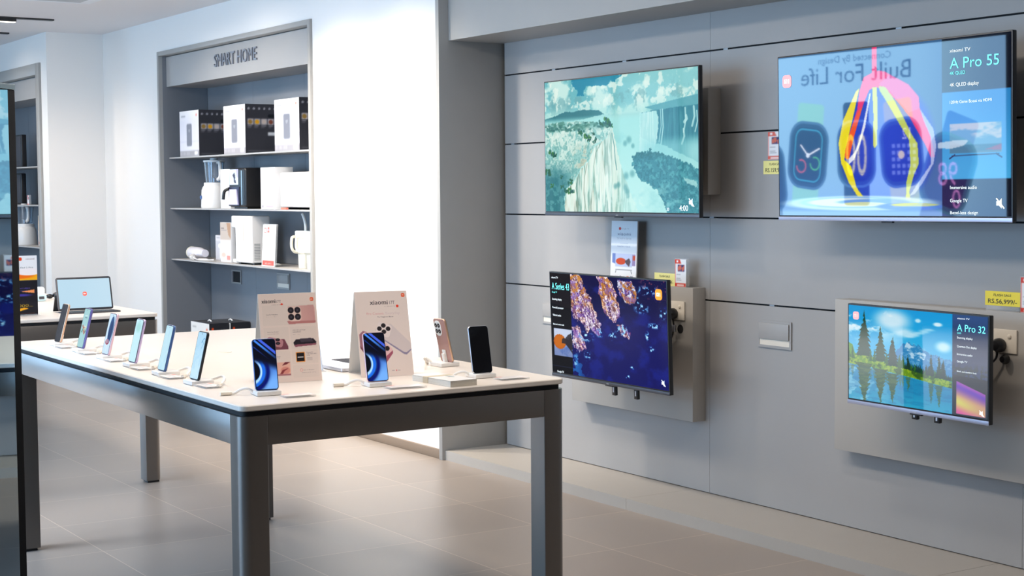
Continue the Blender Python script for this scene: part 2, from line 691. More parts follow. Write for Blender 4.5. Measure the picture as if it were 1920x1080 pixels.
# ================================================================== the setting
X0, X1, YF, YB, ZC = -18.0, 3.0, -2.0, 5.10, 2.95
o = struct('floor', MB().box(X0 - .1, X1 + .1, YF - .1, YB + .1, -0.1, 0), floor_material())
struct('ceiling', MB().box(X0 - .1, X1 + .1, YF - .1, YB + .1, ZC, ZC + 0.1), CEILING)
struct('wall_left', MB().box(X0 - .1, X0, YF, YB, 0, ZC), WHITE_WALL)
struct('wall_near', MB().box(X1, X1 + .1, YF, YB, 0, ZC), mat('umber_wall_paint', (0.05, 0.042, 0.036), 0.7))
# shop-front side: posts, sill and head around three windows
m = MB().box(X0, X1, YF - .1, YF, 0, 0.28).box(X0, X1, YF - .1, YF, 2.82, ZC)
for a, b in ((X0, -17.85), (-12.75, -8.55), (-3.85, -3.15), (-0.05, X1)):
    m.box(a, b, YF - .1, YF, 0.28, 2.82)
struct('wall_front', m, mat('charcoal_wall_paint', (0.12, 0.12, 0.13), 0.6))
WGL = mat('window_glass', (0.9, 0.95, 1.0), 0.02, trans=1.0)
for i, (a, b) in enumerate(((-17.85, -12.75), (-8.55, -3.85), (-3.15, -0.05))):
    m = MB().box(a, b, YF - .06, YF - .05, 0.28, 2.82)
    struct('window_%d' % (i + 1), m, WGL)
    m = MB()
    for k in range(5):
        x = a + (b - a) * k / 4
        m.box(max(a, x - .025), min(b, x + .025), YF - .045, YF - .01, 0.28, 2.82)
    struct('trim_%d' % (10 + i), m, DKMETAL)

# white wall with the built-in cabinet, protruding block on the far left
m = MB().box(-13.6, -12.225, 4.56, YB, 0, ZC).box(-12.225, -9.395, 4.56, YB, 2.69, ZC).box(-9.395, -7.755, 4.56, YB, 0, ZC)
m.box(-12.225, -9.395, 4.975, YB, 0, 2.69)
struct('wall_back', m, WHITE_WALL)
m = MB().box(-13.775, -13.6, 4.06, YB, 0, ZC).box(-16.6, -13.775, 4.06, YB, 2.70, ZC).box(X0, -16.6, 4.06, YB, 0, ZC)
m.box(-16.6, -13.775, 4.48, YB, 0, 2.70)
struct('wall_side', m, WHITE_WALL)
struct('baseboard_back', MB().box(-9.395, -7.756, 4.545, 4.56, 0, 0.055, 0.003).box(-13.6, -12.225, 4.545, 4.56, 0, 0.055, 0.003), SKIRT)

# television alcove: cladding boards with shadow gaps, jamb, soffit, plinth
m = MB()
edges = [0.055, 1.010, 1.415, 1.822, 2.222, 2.62]
seams = [-7.70, -5.86, -3.98, -2.1, -0.2, X1]
for z0, z1 in zip(edges[:-1], edges[1:]):
    for a, b in zip(seams[:-1], seams[1:]):
        m.box(a + .0008, b - .0008, 4.97, 4.985, z0 + .004, z1 - .004)
struct('wall_right', m, PANEL)
struct('wall_behind', MB().box(-7.75, X1, 4.99, YB, 0, ZC), GROOVE)
struct('trim_1', MB().box(-7.752, -7.715, 4.535, YB - .1, 0, ZC, 0.002), TRIM)
struct('trim_2', MB().box(-7.714, X1, 4.60, 4.989, 2.408, ZC), TRIM)
m = MB()
for a, b in ((-7.714, -5.995), (-5.993, -4.1), (-4.098, -2.2), (-2.198, 0), (.002, X1)):
    m.box(a, b, 4.555, 4.989, 0, 0.055)
struct('trim_3', m, mat('plinth_laminate', (0.40, 0.375, 0.34), 0.4, noise=0.03))
# small light metal clips in the shadow gaps
m = MB()
for px, z in ((-7.2, 2.222), (-6.55, 2.222), (-5.75, 2.222), (-4.65, 2.222), (-7.62, 1.822), (-5.85, 1.415), (-5.42, 1.010), (-7.1, 1.415)):
    m.box(px - .016, px + .016, 4.972, 4.988, z - .0035, z + .0035)
struct('trim_4', m, mat('pale_clip_metal', (0.3, 0.36, 0.42), 0.4, metal=0.3))


# ================================================================== built-in cabinets
CABP = mat('cabinet_lacquer', (0.20, 0.215, 0.24), 0.45, noise=0.02)  # grey darkened and blued for the shade and daylight inside the cabinets
CABS = mat('shelf_metal', (0.42, 0.41, 0.40), 0.4)


def cabinet(name, label, xo0, xo1, yf, yb, zt, shelves, text=None, fw=0.035):
    t = thing(name, label, 'shelf', ((xo0 + xo1) / 2, yf, 0))
    W2 = (xo1 - xo0) / 2
    D = yb - yf
    f = MB().box(-W2, -W2 + fw, -.02, D, 0, zt, 0.002).box(W2 - fw, W2, -.02, D, 0, zt, 0.002).box(-W2 + fw, W2 - fw, -.02, D, zt - fw, zt, 0.002)
    f.build('frame', TRIM, t)
    for sg in (-1, 1):
        xa = sg * (W2 - fw)
        MB().box(min(xa, xa - sg * .004), max(xa, xa - sg * .004), .012, D - .018, .31, zt - fw - .001).build('side_panel', CABP, t)  # thin sheet added to put shade on the inner sides
    fw += .005
    bk = MB()
    zs = [0] + shelves + [zt - fw]
    for a, b in zip(zs[:-1], zs[1:]):
        n = 3
        for k in range(n):
            xa = -W2 + fw + (2 * W2 - 2 * fw) * k / n
            xb = -W2 + fw + (2 * W2 - 2 * fw) * (k + 1) / n
            bk.box(xa + .001, xb - .001, D - .016, D - .002, a + .003, b - .003)
    bk.build('back_panel', CABP, t)
    h = MB().box(-W2 + fw + .001, W2 - fw - .001, .045, D - .017, 2.408, zt - fw - .001)
    ho = h.build('header', PANEL, t)
    if text:
        k = 0.092 / max(p[1] for p in glyphs('H')[0])
        for wd, xo, ww in text:
            vs, fs = glyphs(wd)
            x0 = min(p[0] for p in vs)
            kx = ww / (max(p[0] for p in vs) - x0)
            g = MB()
            g.add([(xo + (p[0] - x0) * kx, 0.034, p[1] * k) for p in vs], fs)
            lo = flat(g, 'lettering', mat('brushed_steel_letters', (0.30, 0.31, 0.35), 0.3, metal=0.8), t)
            sm = lo.modifiers.new('depth', 'SOLIDIFY')
            sm.thickness = 0.010
            sm.offset = -1
            lo.location = (text_x - (xo0 + xo1) / 2, 0.0, 2.497)
    for z in shelves:
        s = MB().box(-W2 + fw + .001, W2 - fw - .001, .06, D - .017, z - .007, z, 0.001)
        s.box(-W2 + fw + .001, W2 - fw - .001, .057, .060, z - .010, z + .001)
        s.build('shelf', CABS, t)
    MB().box(-W2 + fw + .001, W2 - fw - .001, .03, D - .017, 0, 0.30, 0.002).build('plinth', CABP, t)
    return t


text_x = -11.16
cab = cabinet('display_cabinet', 'built-in grey display cabinet with raised silver lettering on its header', -12.222, -9.398, 4.56, 4.972, 2.688, [1.018, 1.430, 1.838], (('SMART', 0, .385), ('HOME', .435, .345)))
cab2 = cabinet('display_cabinet', 'built-in grey cabinet at the far left, partly hidden by the dark totem', -16.55, -13.78, 4.06, 4.478, 2.698, [1.068, 1.45, 1.80], None, 0.10)


# wall outlets: small recessed flap boxes
def flap(name, label, x, y, z, w_, h_, opened):
    t = thing(name, label, 'wall outlet', (x, y, z))
    f = MB()
    b = 0.012
    f.box(-w_ / 2, w_ / 2, -.006, 0, h_ - b, h_).box(-w_ / 2, w_ / 2, -.006, 0, 0, b).box(-w_ / 2, -w_ / 2 + b, -.006, 0, b, h_ - b).box(w_ / 2 - b, w_ / 2, -.006, 0, b, h_ - b)
    f.build('frame', PANEL, t)
    if opened:
        MB().box(-w_ / 2 + b, w_ / 2 - b, -.004, -.002, b, h_ - b).build('recess', GROOVE, t)
        MB().box(-w_ / 2 + b, -w_ / 2 + b + .03, -.012, -.002, b, h_ - b).build('flap', SILVER, t)
    else:
        MB().box(-w_ / 2 + b, w_ / 2 - b, -.004, -.001, b, h_ - b).build('recess', SOCKETM, t)
        MB().box(-w_ / 2 + b, w_ / 2 - b, -.012, -.007, b + .03, h_ - b, 0.001).build('flap', PANEL, t)
    return t


flap('outlet_box', 'grey flap outlet in the wall between the two lower televisions', -5.394, 4.969, 0.812, 0.225, 0.128, False)
flap('outlet_box', 'grey flap outlet in the wall half hidden behind the lower left television', -7.20, 4.969, 0.80, 0.225, 0.128, False)
flap('outlet_box', 'open dark outlet box in the cabinet back below the hair dryer shelf', -11.64, 4.954, 0.825, 0.19, 0.11, True)
flap('outlet_box', 'blue-grey closed flap outlet in the cabinet back below the tumblers', -10.755, 4.954, 0.825, 0.22, 0.12, False)


# ================================================================== tables
def table(name, label, x0, x1, y0, y1, zt=0.91):
    cx, cy = (x0 + x1) / 2, (y0 + y1) / 2
    t = thing(name, label, 'table', (cx, cy, 0))
    hx, hy = (x1 - x0) / 2, (y1 - y0) / 2
    top = MB()
    P = rpts(-hx, hx, -hy, hy, 0.028, 8)
    n = len(P)
    e = 0.003
    P2 = rpts(-hx + e, hx - e, -hy + e, hy - e, 0.025, 8)
    rings = [(P2, zt - .018), (P, zt - .018 + e), (P, zt - e), (P2, zt)]
    vs = [(p[0], p[1], z) for R, z in rings for p in R]
    fs = [tuple(reversed(range(n))), tuple(range(3 * n, 4 * n))]
    for k in range(3):
        for i in range(n):
            fs.append((k * n + i, k * n + (i + 1) % n, (k + 1) * n + (i + 1) % n, (k + 1) * n + i))
    top.add(vs, fs)
    top.build('tabletop', TABLE_TOP, t)
    g = 0.012
    MB().zprism(rpts(-hx + g, hx - g, -hy + g, hy - g, 0.02, 6), zt - .034, zt - .0185).build('shadow_gap', GROOVE, t)
    L = 0.088
    zb, za = zt - .0345, zt - .125
    a = 0.004
    ins = 0.002
    for s in (-1, 1):
        MB().box(-hx + L, hx - L, s * hy - (0.03 if s > 0 else -ins), s * hy + (0.03 if s < 0 else -ins), za, zb, 0.001).build('apron', TABLE_FRAME, t)
        MB().box(s * hx - (0.03 if s > 0 else -ins), s * hx + (0.03 if s < 0 else -ins), -hy + L, hy - L, za, zb, 0.001).build('apron', TABLE_FRAME, t)
    for sx in (-1, 1):
        for sy in (-1, 1):
            xa, xb = (hx - L, hx) if sx > 0 else (-hx, -hx + L)
            ya, yb = (hy - L, hy) if sy > 0 else (-hy, -hy + L)
            # square post with the outer corner rounded
            pts = []
            R = 0.034
            cor = [(xa, ya), (xb, ya), (xb, yb), (xa, yb)]
            for k, (px, py) in enumerate(cor):
                r = R if (px * sx > hx - 1e-4 and py * sy > hy - 1e-4) else a
                ccx = px + (r if px == xa else -r)
                ccy = py + (r if py == ya else -r)
                a0 = 180 + 90 * k
                for q in range(9):
                    an = math.radians(a0 + 90 * q / 8)
                    pts.append((ccx + r * math.cos(an), ccy + r * math.sin(an)))
            lg = MB().zprism(pts, 0.012, zb).build('leg', TABLE_FRAME, t)
            MB().box(xa + .012, xb - .012, ya + .012, yb - .012, 0, 0.0125).build('foot', BLACK, lg)
    return t


near_table = table('display_table', 'large cream-topped table with grey metal legs carrying the row of phones', -6.85, -4.345, 1.855, 3.045)
far_table = table('display_table', 'cream-topped table in the far left background carrying the tablet', -10.55, -8.01, 1.84, 2.96)
gro = MB().lathe([(0.001, 0), (0.03, 0), (0.03, 0.002), (0.022, 0.0025), (0.001, 0.0025)]).build('cable_grommet', CREAM, near_table, (-5.88 + 5.5975, 2.443 - 2.45, 0.91))


# ================================================================== screen pictures
def art_waterfall():
    A = Art(560, 314, (176, 214, 210))
    u, v = A.u, A.v
    n1, n2, n3, n4 = A.noise(7, 6, 1, 5), A.noise(16, 12, 2, 5), A.noise(44, 28, 3, 4), A.noise(110, 70, 4, 3)
    fine = A.noise(200, 6, 5, 3)
    mid = A.noise(70, 4, 6, 4)
    wide = A.noise(26, 3, 7, 4)
    # sky: blue gaps, lit cloud tops, grey bellies
    sky = ss(.30, .27, v)
    A.blend(sky, (120, 178, 186))
    A.blend(sky * ss(.25, .75, u) * .55, (168, 214, 214))
    A.blend(sky * ss(.46, .60, n1 + .16 * (n3 - .5)) * .9, (216, 236, 226))
    A.blend(sky * ss(.53, .66, n2 + .2 * (n4 - .5)) * ss(.02, .16, v) * .65, (120, 160, 166))
    A.blend(sky * ss(.56, .66, A.noise(22, 14, 12, 5)) * .8, (236, 244, 232))
    gap = A.poly([(.16, -.02), (.56, -.02), (.44, .055), (.38, .06), (.30, .045), (.27, .12), (.245, .13), (.235, .05)], None, 1, (n3 * .06 - .03, n2 * .08 - .04))
    A.blend(gap, (34, 128, 160))
    A.blend(sky * ss(.18, .27, v) * .6, (176, 220, 214))
    # ridges
    A.poly([(0, .285), (.08, .265), (.15, .235), (.20, .245), (.27, .232), (.38, .245), (.42, .275), (.3, .30), (0, .33)], (54, 108, 120), .95, (0, n4 * .01 - .005))
    A.poly([(.68, .25), (.8, .225), (1, .185), (1, .29), (.8, .30)], (92, 152, 168), .9)
    # basin mist
    A.blend(ss(.27, .33, v), (178, 226, 222))
    A.blend(ss(.3, .9, v) * ss(.9, .4, np.abs(u - .5) * 2) * .7, (206, 240, 234))
    A.blend(ss(.50, .68, n1) * ss(.3, .5, v) * .4, (140, 200, 204))
    # river plateau
    pl = [(0, .325), (.10, .312), (.25, .318), (.38, .335), (.46, .36), (.475, .40), (.44, .44), (.40, .475), (.355, .50), (.335, .56), (.30, .62), (.25, .68), (.21, .76), (.15, .83), (.135, .92), (.145, 1.01), (0, 1.01)]
    jit = (n3 * .02 - .01, n4 * .02 - .01)
    m = A.poly(pl, None, 1, jit)
    A.blend(m, (156, 196, 190))
    A.blend(m * ss(.45, .58, n3) * .85, (218, 234, 222))
    A.blend(m * ss(.50, .62, n4) * .6, (118, 160, 156))
    A.blend(m * ss(.50, .60, n2) * ss(.40, .35, v) * .8, (84, 126, 112))
    A.blend(m * ss(.35, .41, v) * ss(.48, .60, A.noise(60, 26, 14, 3)) * ss(.62, .45, v) * .75, (234, 242, 230))
    A.blend(m * ss(.58, .78, v) * ss(.24, .10, u) * .9, (46, 104, 116))
    A.blend(m * ss(.60, .95, v) * ss(.52, .62, n3) * .55, (120, 172, 172))
    A.blend(m * ss(.50, .60, n3) * ss(.45, .60, v) * ss(.16, .28, u) * .6, (196, 178, 150))
    # main falls: two curtains with brown rock showing through
    fl = [(.47, .375), (.485, .45), (.505, .56), (.53, .68), (.58, .84), (.64, 1.01), (.14, 1.01), (.14, .90), (.155, .83), (.21, .77), (.25, .69), (.30, .63), (.335, .57), (.355, .51), (.40, .48), (.44, .445)]
    m = A.poly(fl, None, 1, (n4 * .012 - .006, n3 * .02 - .01))
    A.blend(m, (190, 220, 208))
    A.blend(m * ss(.50, .40, wide) * ss(.52, .34, u) * .8, (166, 150, 122))
    A.blend(m * ss(.50, .42, mid) * .55, (128, 146, 132))
    A.blend(m * ss(.46, .60, mid) * .85, (236, 244, 230))
    A.blend(m * ss(.50, .58, fine) * .6, (246, 248, 238))
    A.blend(m * ss(.44, .60, u) * .65, (200, 238, 230))
    A.line([(.40, .48), (.36, .56), (.345, .66), (.35, .78)], .004, (120, 116, 96), .5)
    A.line([(.47, .42), (.485, .52), (.49, .62), (.50, .69)], .004, (70, 124, 134), .8)
    A.line([(.30, .64), (.28, .74), (.275, .86), (.29, 1)], .005, (120, 110, 88), .45)
    A.line([(.24, .72), (.22, .82), (.24, .95)], .005, (96, 110, 96), .55)
    # bushes
    rng = random.Random(4)
    for cu, cv, r in ((.27, .405, .016), (.255, .395, .012), (.30, .44, .018), (.315, .455, .012), (.345, .42, .010), (.355, .46, .012), (.35, .475, .010), (.05, .555, .020), (.07, .565, .014), (.02, .70, .018), (.12, .735, .010), (.175, .775, .017), (.12, .81, .010), (.15, .835, .017), (.175, .845, .016), (.195, .85, .012), (.05, .80, .012), (.42, .335, .026), (.40, .345, .018), (.445, .345, .018), (.465, .365, .010)):
        for k in range(9):
            A.ell(cu + rng.uniform(-1, 1) * r, cv + rng.uniform(-1, 1) * r * 1.1, r * rng.uniform(.25, .5), r * rng.uniform(.4, .8), rng.choice([(36, 84, 52), (66, 112, 40), (40, 96, 84), (26, 64, 60)]), .9, .3)
    for k in range(90):
        A.ell(rng.uniform(.0, .44), rng.uniform(.325, .385), rng.uniform(.004, .014), rng.uniform(.003, .010), rng.choice([(70, 112, 100), (90, 134, 120), (56, 100, 96)]), .75, .4)
    # far cliff with threads of water
    cl = [(.66, .29), (.78, .275), (.9, .262), (1.01, .255), (1.01, .66), (.92, .60), (.82, .53), (.72, .50), (.66, .46)]
    m = A.poly(cl, None, 1, (n4 * .01, n3 * .02 - .01))
    A.blend(m * .92, (50, 112, 136))
    A.blend(m * ss(.50, .60, mid) * .35, (90, 156, 172))
    A.blend(m * ss(.52, .64, fine) * .3, (30, 84, 110))
    m = A.poly([(.655, .29), (.76, .278), (.772, .36), (.76, .48), (.74, .56), (.65, .56)], None, 1, (n4 * .01, 0))
    A.blend(m * .9, (196, 234, 230))
    A.blend(m * ss(.5, .6, fine) * .5, (230, 248, 242))
    for x, a, b, wd in ((.778, .275, .50, .004), (.79, .275, .52, .006), (.925, .275, .44, .007), (.915, .42, .52, .009), (.975, .27, .40, .009), (.992, .30, .44, .006), (.93, .33, .37, .012)):
        A.line([(x, a), (x + .004, (a + b) / 2), (x - .010, b)], wd, (206, 236, 234), .75)
    A.blend(ss(.44, .54, v) * ss(.70, .58, v) * ss(.60, .72, u) * .65, (150, 206, 212))
    A.ell(.99, .60, .06, .10, (176, 222, 222), .7, .7)
    # dark rock spur, lower right
    rk = [(.60, .60), (.635, .57), (.68, .565), (.70, .58), (.715, .54), (.725, .57), (.78, .575), (.84, .61), (.88, .625), (1.01, .70), (1.01, 1.01), (.82, 1.01), (.79, .93), (.75, .84), (.70, .80), (.64, .76), (.61, .70)]
    m = A.poly(rk, None, 1, (n3 * .05 - .025, n4 * .04 - .02))
    A.blend(m * .95, (58, 122, 142))
    A.blend(m * ss(.48, .62, n3) * .55, (104, 172, 184))
    A.blend(m * ss(.50, .60, n4) * .45, (34, 88, 108))
    A.blend(m * ss(.64, .58, v) * .5, (36, 84, 96))
    A.blend(m * ss(.52, .64, n2) * ss(.7, .95, v) * .5, (150, 206, 208))
    A.poly([(.93, .77), (1.01, .80), (1.01, .84), (.95, .82)], (200, 232, 226), .7, (n3 * .03, n4 * .04))
    for cu, cv, r in ((.58, .475, .015), (.555, .50, .012), (.605, .52, .01), (.49, .81, .012), (.51, .80, .012), (.555, .82, .014), (.565, .85, .014), (.57, .88, .01), (.56, .735, .015), (.60, .72, .015)):
        A.ell(cu, cv, r, r * 1.6, (92, 146, 152), .65, .7)
    A.blend(ss(.52, .66, n2) * ss(.75, 1, v) * ss(.36, .5, u) * ss(.86, .7, u) * .6, (226, 246, 236))
    A.blend(ss(0, 1, u) * .10 + .06, (190, 226, 220))  # pale haze painted in for the light veil on the glass
    A.a = A.a ** np.array((1.25, 1.02, 1.06))
    return A


def art_paint():
    """paint ribbons over a ball, menu strip on the right"""
    A = Art(460, 262, (50, 92, 136))
    u, v = A.u, A.v
    A.blend(ss(.9, .1, v) * ss(.75, 0, u) * .4, (84, 130, 170))
    A.blend(ss(.5, .95, v) * .35, (84, 120, 196))
    n = A.noise(6, 4, 11, 4)
    # blue ball
    A.ell(.50, .58, .205, .36, (30, 50, 190), .8, .10)
    A.ell(.47, .50, .12, .2, (50, 84, 220), .35, .6)
    # ribbons
    pink, yel = (230, 44, 110), (214, 200, 40)
    A.rect(.442, .462, .0, .16, (232, 36, 100))
    A.poly([(.405, .17), (.44, .15), (.47, .14), (.50, .15), (.52, .17), (.60, .24), (.64, .31), (.645, .38), (.69, .54), (.705, .66), (.69, .665), (.67, .60), (.60, .42), (.55, .33), (.50, .26), (.455, .235), (.43, .25), (.40, .34), (.36, .52), (.335, .66), (.32, .65), (.315, .62), (.34, .50), (.375, .36), (.385, .25)], pink)
    A.poly([(.52, .17), (.60, .24), (.64, .31), (.645, .38), (.60, .40), (.52, .27), (.47, .22)], (216, 96, 160), .7)
    A.poly([(.40, .34), (.36, .52), (.335, .66), (.32, .65), (.315, .62), (.34, .50), (.375, .38)], (238, 88, 24), .9)
    A.poly([(.385, .235), (.37, .25), (.31, .42), (.288, .56), (.30, .68), (.335, .80), (.375, .885), (.40, .93), (.42, .925), (.37, .83), (.345, .70), (.315, .66), (.32, .60), (.35, .44)], (232, 214, 20))
    A.poly([(.645, .38), (.70, .50), (.712, .60), (.70, .70), (.66, .80), (.625, .87), (.60, .885), (.64, .80), (.69, .70), (.69, .55), (.66, .45)], (190, 196, 224), .8)
    A.poly([(.442, .235), (.463, .235), (.466, .40), (.462, .58), (.452, .60), (.445, .58), (.447, .40)], (206, 206, 50))
    A.poly([(.47, .23), (.50, .24), (.53, .30), (.575, .42), (.612, .53), (.635, .58), (.64, .70), (.62, .76), (.60, .86), (.605, .91), (.62, .93), (.585, .915), (.588, .80), (.605, .70), (.60, .56), (.55, .44), (.51, .34), (.475, .26)], (188, 200, 84))
    A.poly([(.335, .655), (.36, .62), (.38, .56), (.40, .46), (.43, .27), (.436, .27), (.41, .47), (.385, .58), (.36, .66), (.335, .69)], (240, 240, 244), .9)
    # splash pool
    for k, (cu, cv, ru, rv, c) in enumerate(((.37, .925, .34, .045, (196, 220, 232)), (.36, .92, .25, .034, (120, 168, 224)), (.34, .92, .20, .026, (226, 234, 226)), (.44, .918, .16, .018, (90, 140, 214)), (.40, .93, .10, .012, (220, 222, 150)), (.60, .945, .14, .022, (70, 110, 200)), (.62, .935, .1, .010, (198, 200, 80)))):
        A.ell(cu, cv, ru, rv, c, .85, .15)
    A.blend(ss(.955, .985, v) * .6, (150, 186, 214))
    # menu strip
    A.rect(.735, 1.001, -.01, 1.01, (6, 10, 24))
    A.rect(.735, 1.0, .30, .79, (40, 128, 190))
    A.blend(A.poly([(.735, .30), (1, .30), (1, .79), (.735, .79)]) * ss(.3, .8, v) * .5, (84, 190, 232))
    A.rect(.765, .965, .48, .645, (96, 152, 180))
    A.blend(A.poly([(.765, .48), (.965, .48), (.965, .645), (.765, .645)]) * ss(.4, .6, A.noise(10, 14, 5)) * .9, (186, 190, 190))
    A.rect(.765, .965, .60, .645, (60, 110, 130), .8)
    A.poly([(.735, .60), (.80, .585), (.86, .595), (.84, .62), (.78, .635), (.735, .63)], (200, 214, 224), .8, (n * .03, n * .03))
    A.poly([(.90, .63), (.965, .60), (.965, .635)], (150, 90, 110), .8)
    A.line([(.765, .675), (.785, .655)], .004, (20, 40, 70))
    A.line([(.965, .675), (.945, .655)], .004, (20, 40, 70))
    A.line([(.775, .66), (.955, .655)], .003, (40, 60, 80))
    return A


def art_coral():
    A = Art(520, 292, (16, 18, 92))
    u, v = A.u, A.v
    n1, n2, n3, n4 = A.noise(9, 7, 21, 5), A.noise(26, 18, 22, 4), A.noise(60, 40, 23, 3), A.noise(24, 40, 24, 4)
    A.blend(ss(.5, .2, v) * .5, (12, 10, 40))
    A.blend(ss(.5, .75, n1) * .5, (24, 40, 150))

    # streaks run down to the right
    k = (np.arange(A.H)[:, None] * 0.45).astype(int)
    cols_i = (np.arange(A.W)[None, :] - k) % A.W
    st = A.noise(120, 16, 28, 4)[np.arange(A.H)[:, None], cols_i]
    st2 = A.noise(90, 22, 29, 4)[np.arange(A.H)[:, None], cols_i]

    def rock(pts, cols, seed):
        j = (n2 * .05 - .025, n3 * .05 - .025)
        m = A.poly(pts, None, 1, j)
        s = A.noise(34, 7, seed, 4)
        A.blend(m, cols[0])
        A.blend(m * ss(.44, .58, A.noise(12, 8, seed + 50, 4)) * .9, cols[1])
        A.blend(m * ss(.48, .58, A.noise(16, 12, seed + 70, 4)) * .8, cols[2])
        A.blend(m * ss(.48, .56, st) * .8, cols[3])
        A.blend(m * ss(.52, .60, st2) * .75, (246, 232, 240))
        A.blend(m * ss(.46, .39, st2) * .85, (52, 26, 70))
        A.blend(m * ss(.45, .38, st) * .6, (110, 60, 70))
        A.blend(m * ss(.44, .38, A.noise(120, 80, 91, 3)) * .7, (80, 40, 110))
        A.blend(m * ss(.60, .66, A.noise(120, 80, 92, 3)) * .8, (250, 244, 250))
        A.blend(m * ss(.50, .58, A.noise(40, 30, seed + 90, 4)) * ss(.42, .12, v) * .75, (200, 124, 30))
        A.blend(m * ss(.54, .62, A.noise(30, 24, seed + 95, 4)) * .5, (120, 84, 190))
    O, W_, P_, B_ = (206, 130, 44), (232, 206, 220), (150, 100, 180), (70, 130, 226)
    rock([(.18, 0), (.27, 0), (.31, .10), (.36, .22), (.41, .36), (.44, .50), (.42, .56), (.37, .50), (.34, .56), (.28, .46), (.22, .44), (.18, .36)], [O, (212, 150, 60), P_, W_], 31)
    rock([(.33, .30), (.38, .36), (.44, .46), (.45, .54), (.42, .58), (.36, .50), (.31, .48)], [(200, 180, 215), W_, P_, (240, 236, 240)], 36)
    rock([(.43, 0), (.52, 0), (.57, .10), (.61, .24), (.62, .34), (.57, .44), (.54, .40), (.49, .34), (.45, .18)], [O, P_, (206, 130, 50), W_], 32)
    rock([(.50, .22), (.60, .22), (.62, .34), (.58, .40), (.52, .36)], [(190, 170, 210), W_, P_, (240, 230, 240)], 37)
    rock([(.62, .02), (.72, .03), (.76, .14), (.74, .22), (.68, .24), (.64, .16), (.61, .10)], [(120, 120, 200), W_, P_, (190, 220, 240)], 33)
    rock([(.19, .52), (.24, .50), (.30, .62), (.31, .72), (.26, .76), (.20, .72)], [(120, 80, 160), W_, B_, (230, 150, 120)], 34)
    rock([(.58, .44), (.64, .44), (.70, .52), (.695, .58), (.64, .54)], [(170, 60, 30), (220, 90, 40), P_, B_], 35)
    # cyan sparkle drifts
    for cu, cv, ru, rv in ((.80, .27, .07, .06), (.63, .50, .06, .07), (.44, .55, .04, .05), (.75, .20, .05, .05), (.90, .42, .07, .03), (.84, .52, .02, .05), (.87, .64, .03, .03), (.71, .84, .02, .02), (.67, .93, .02, .03), (.32, .60, .08, .06), (.33, .78, .04, .05), (.22, .85, .03, .08), (.55, .56, .04, .05), (.97, .3, .04, .06), (.85, .1, .12, .05)):
        d = np.hypot((u - cu) / ru, (v - cv) / rv)
        A.blend(ss(1.2, .2, d) * ss(.50, .60, n3) * .95, (60, 150, 235))
        A.blend(ss(1.0, .2, d) * ss(.58, .66, n3), (190, 236, 250))
    A.blend(ss(.62, .70, n3) * ss(.3, .0, v) * ss(.75, .85, u) * .7, (140, 70, 90))
    A.blend(ss(.55, .62, n2) * ss(.7, .9, v) * ss(.36, .22, u) * .8, (30, 110, 190))
    # menu strip
    A.rect(-.01, .19, -.01, 1.01, (8, 9, 14))
    A.blend(A.poly([(0, .0), (.19, .0), (.19, .35), (0, .3)]) * .5, (36, 26, 30))
    A.rect(.022, .19, .555, .825, (120, 150, 210))
    m = A.poly([(.022, .555), (.19, .555), (.19, .825), (.022, .825)])
    A.blend(m * ss(.45, .6, n1) * .8, (216, 222, 236))
    A.blend(m * ss(.60, .8, v) * .5, (44, 70, 140))
    A.poly([(.02, .68), (.04, .63), (.08, .615), (.12, .65), (.15, .655), (.19, .61), (.19, .79), (.14, .71), (.11, .735), (.06, .745), (.03, .72)], (40, 34, 40), .9, (n3 * .02 - .01, n3 * .03 - .015))
    for k_ in range(16):
        a_ = k_ / 16 * 2 * PI
        A.ell(.075 + .046 * math.cos(a_), .685 + .058 * math.sin(a_), .012, .018, (190, 96, 16), 1, .2)
    A.ell(.075, .685, .048, .060, (196, 104, 20), 1, .1)
    A.poly([(.10, .66), (.135, .655), (.16, .62), (.19, .60), (.19, .78), (.16, .75), (.13, .71), (.10, .71)], (44, 40, 48), .9, (n3 * .01, n3 * .02))
    A.blend(A.ell(.075, .685, .055, .065, (190, 96, 16), 0) * ss(.5, .6, n3), (236, 150, 40))
    A.rect(0, .19, .93, .935, (30, 36, 60))
    return A


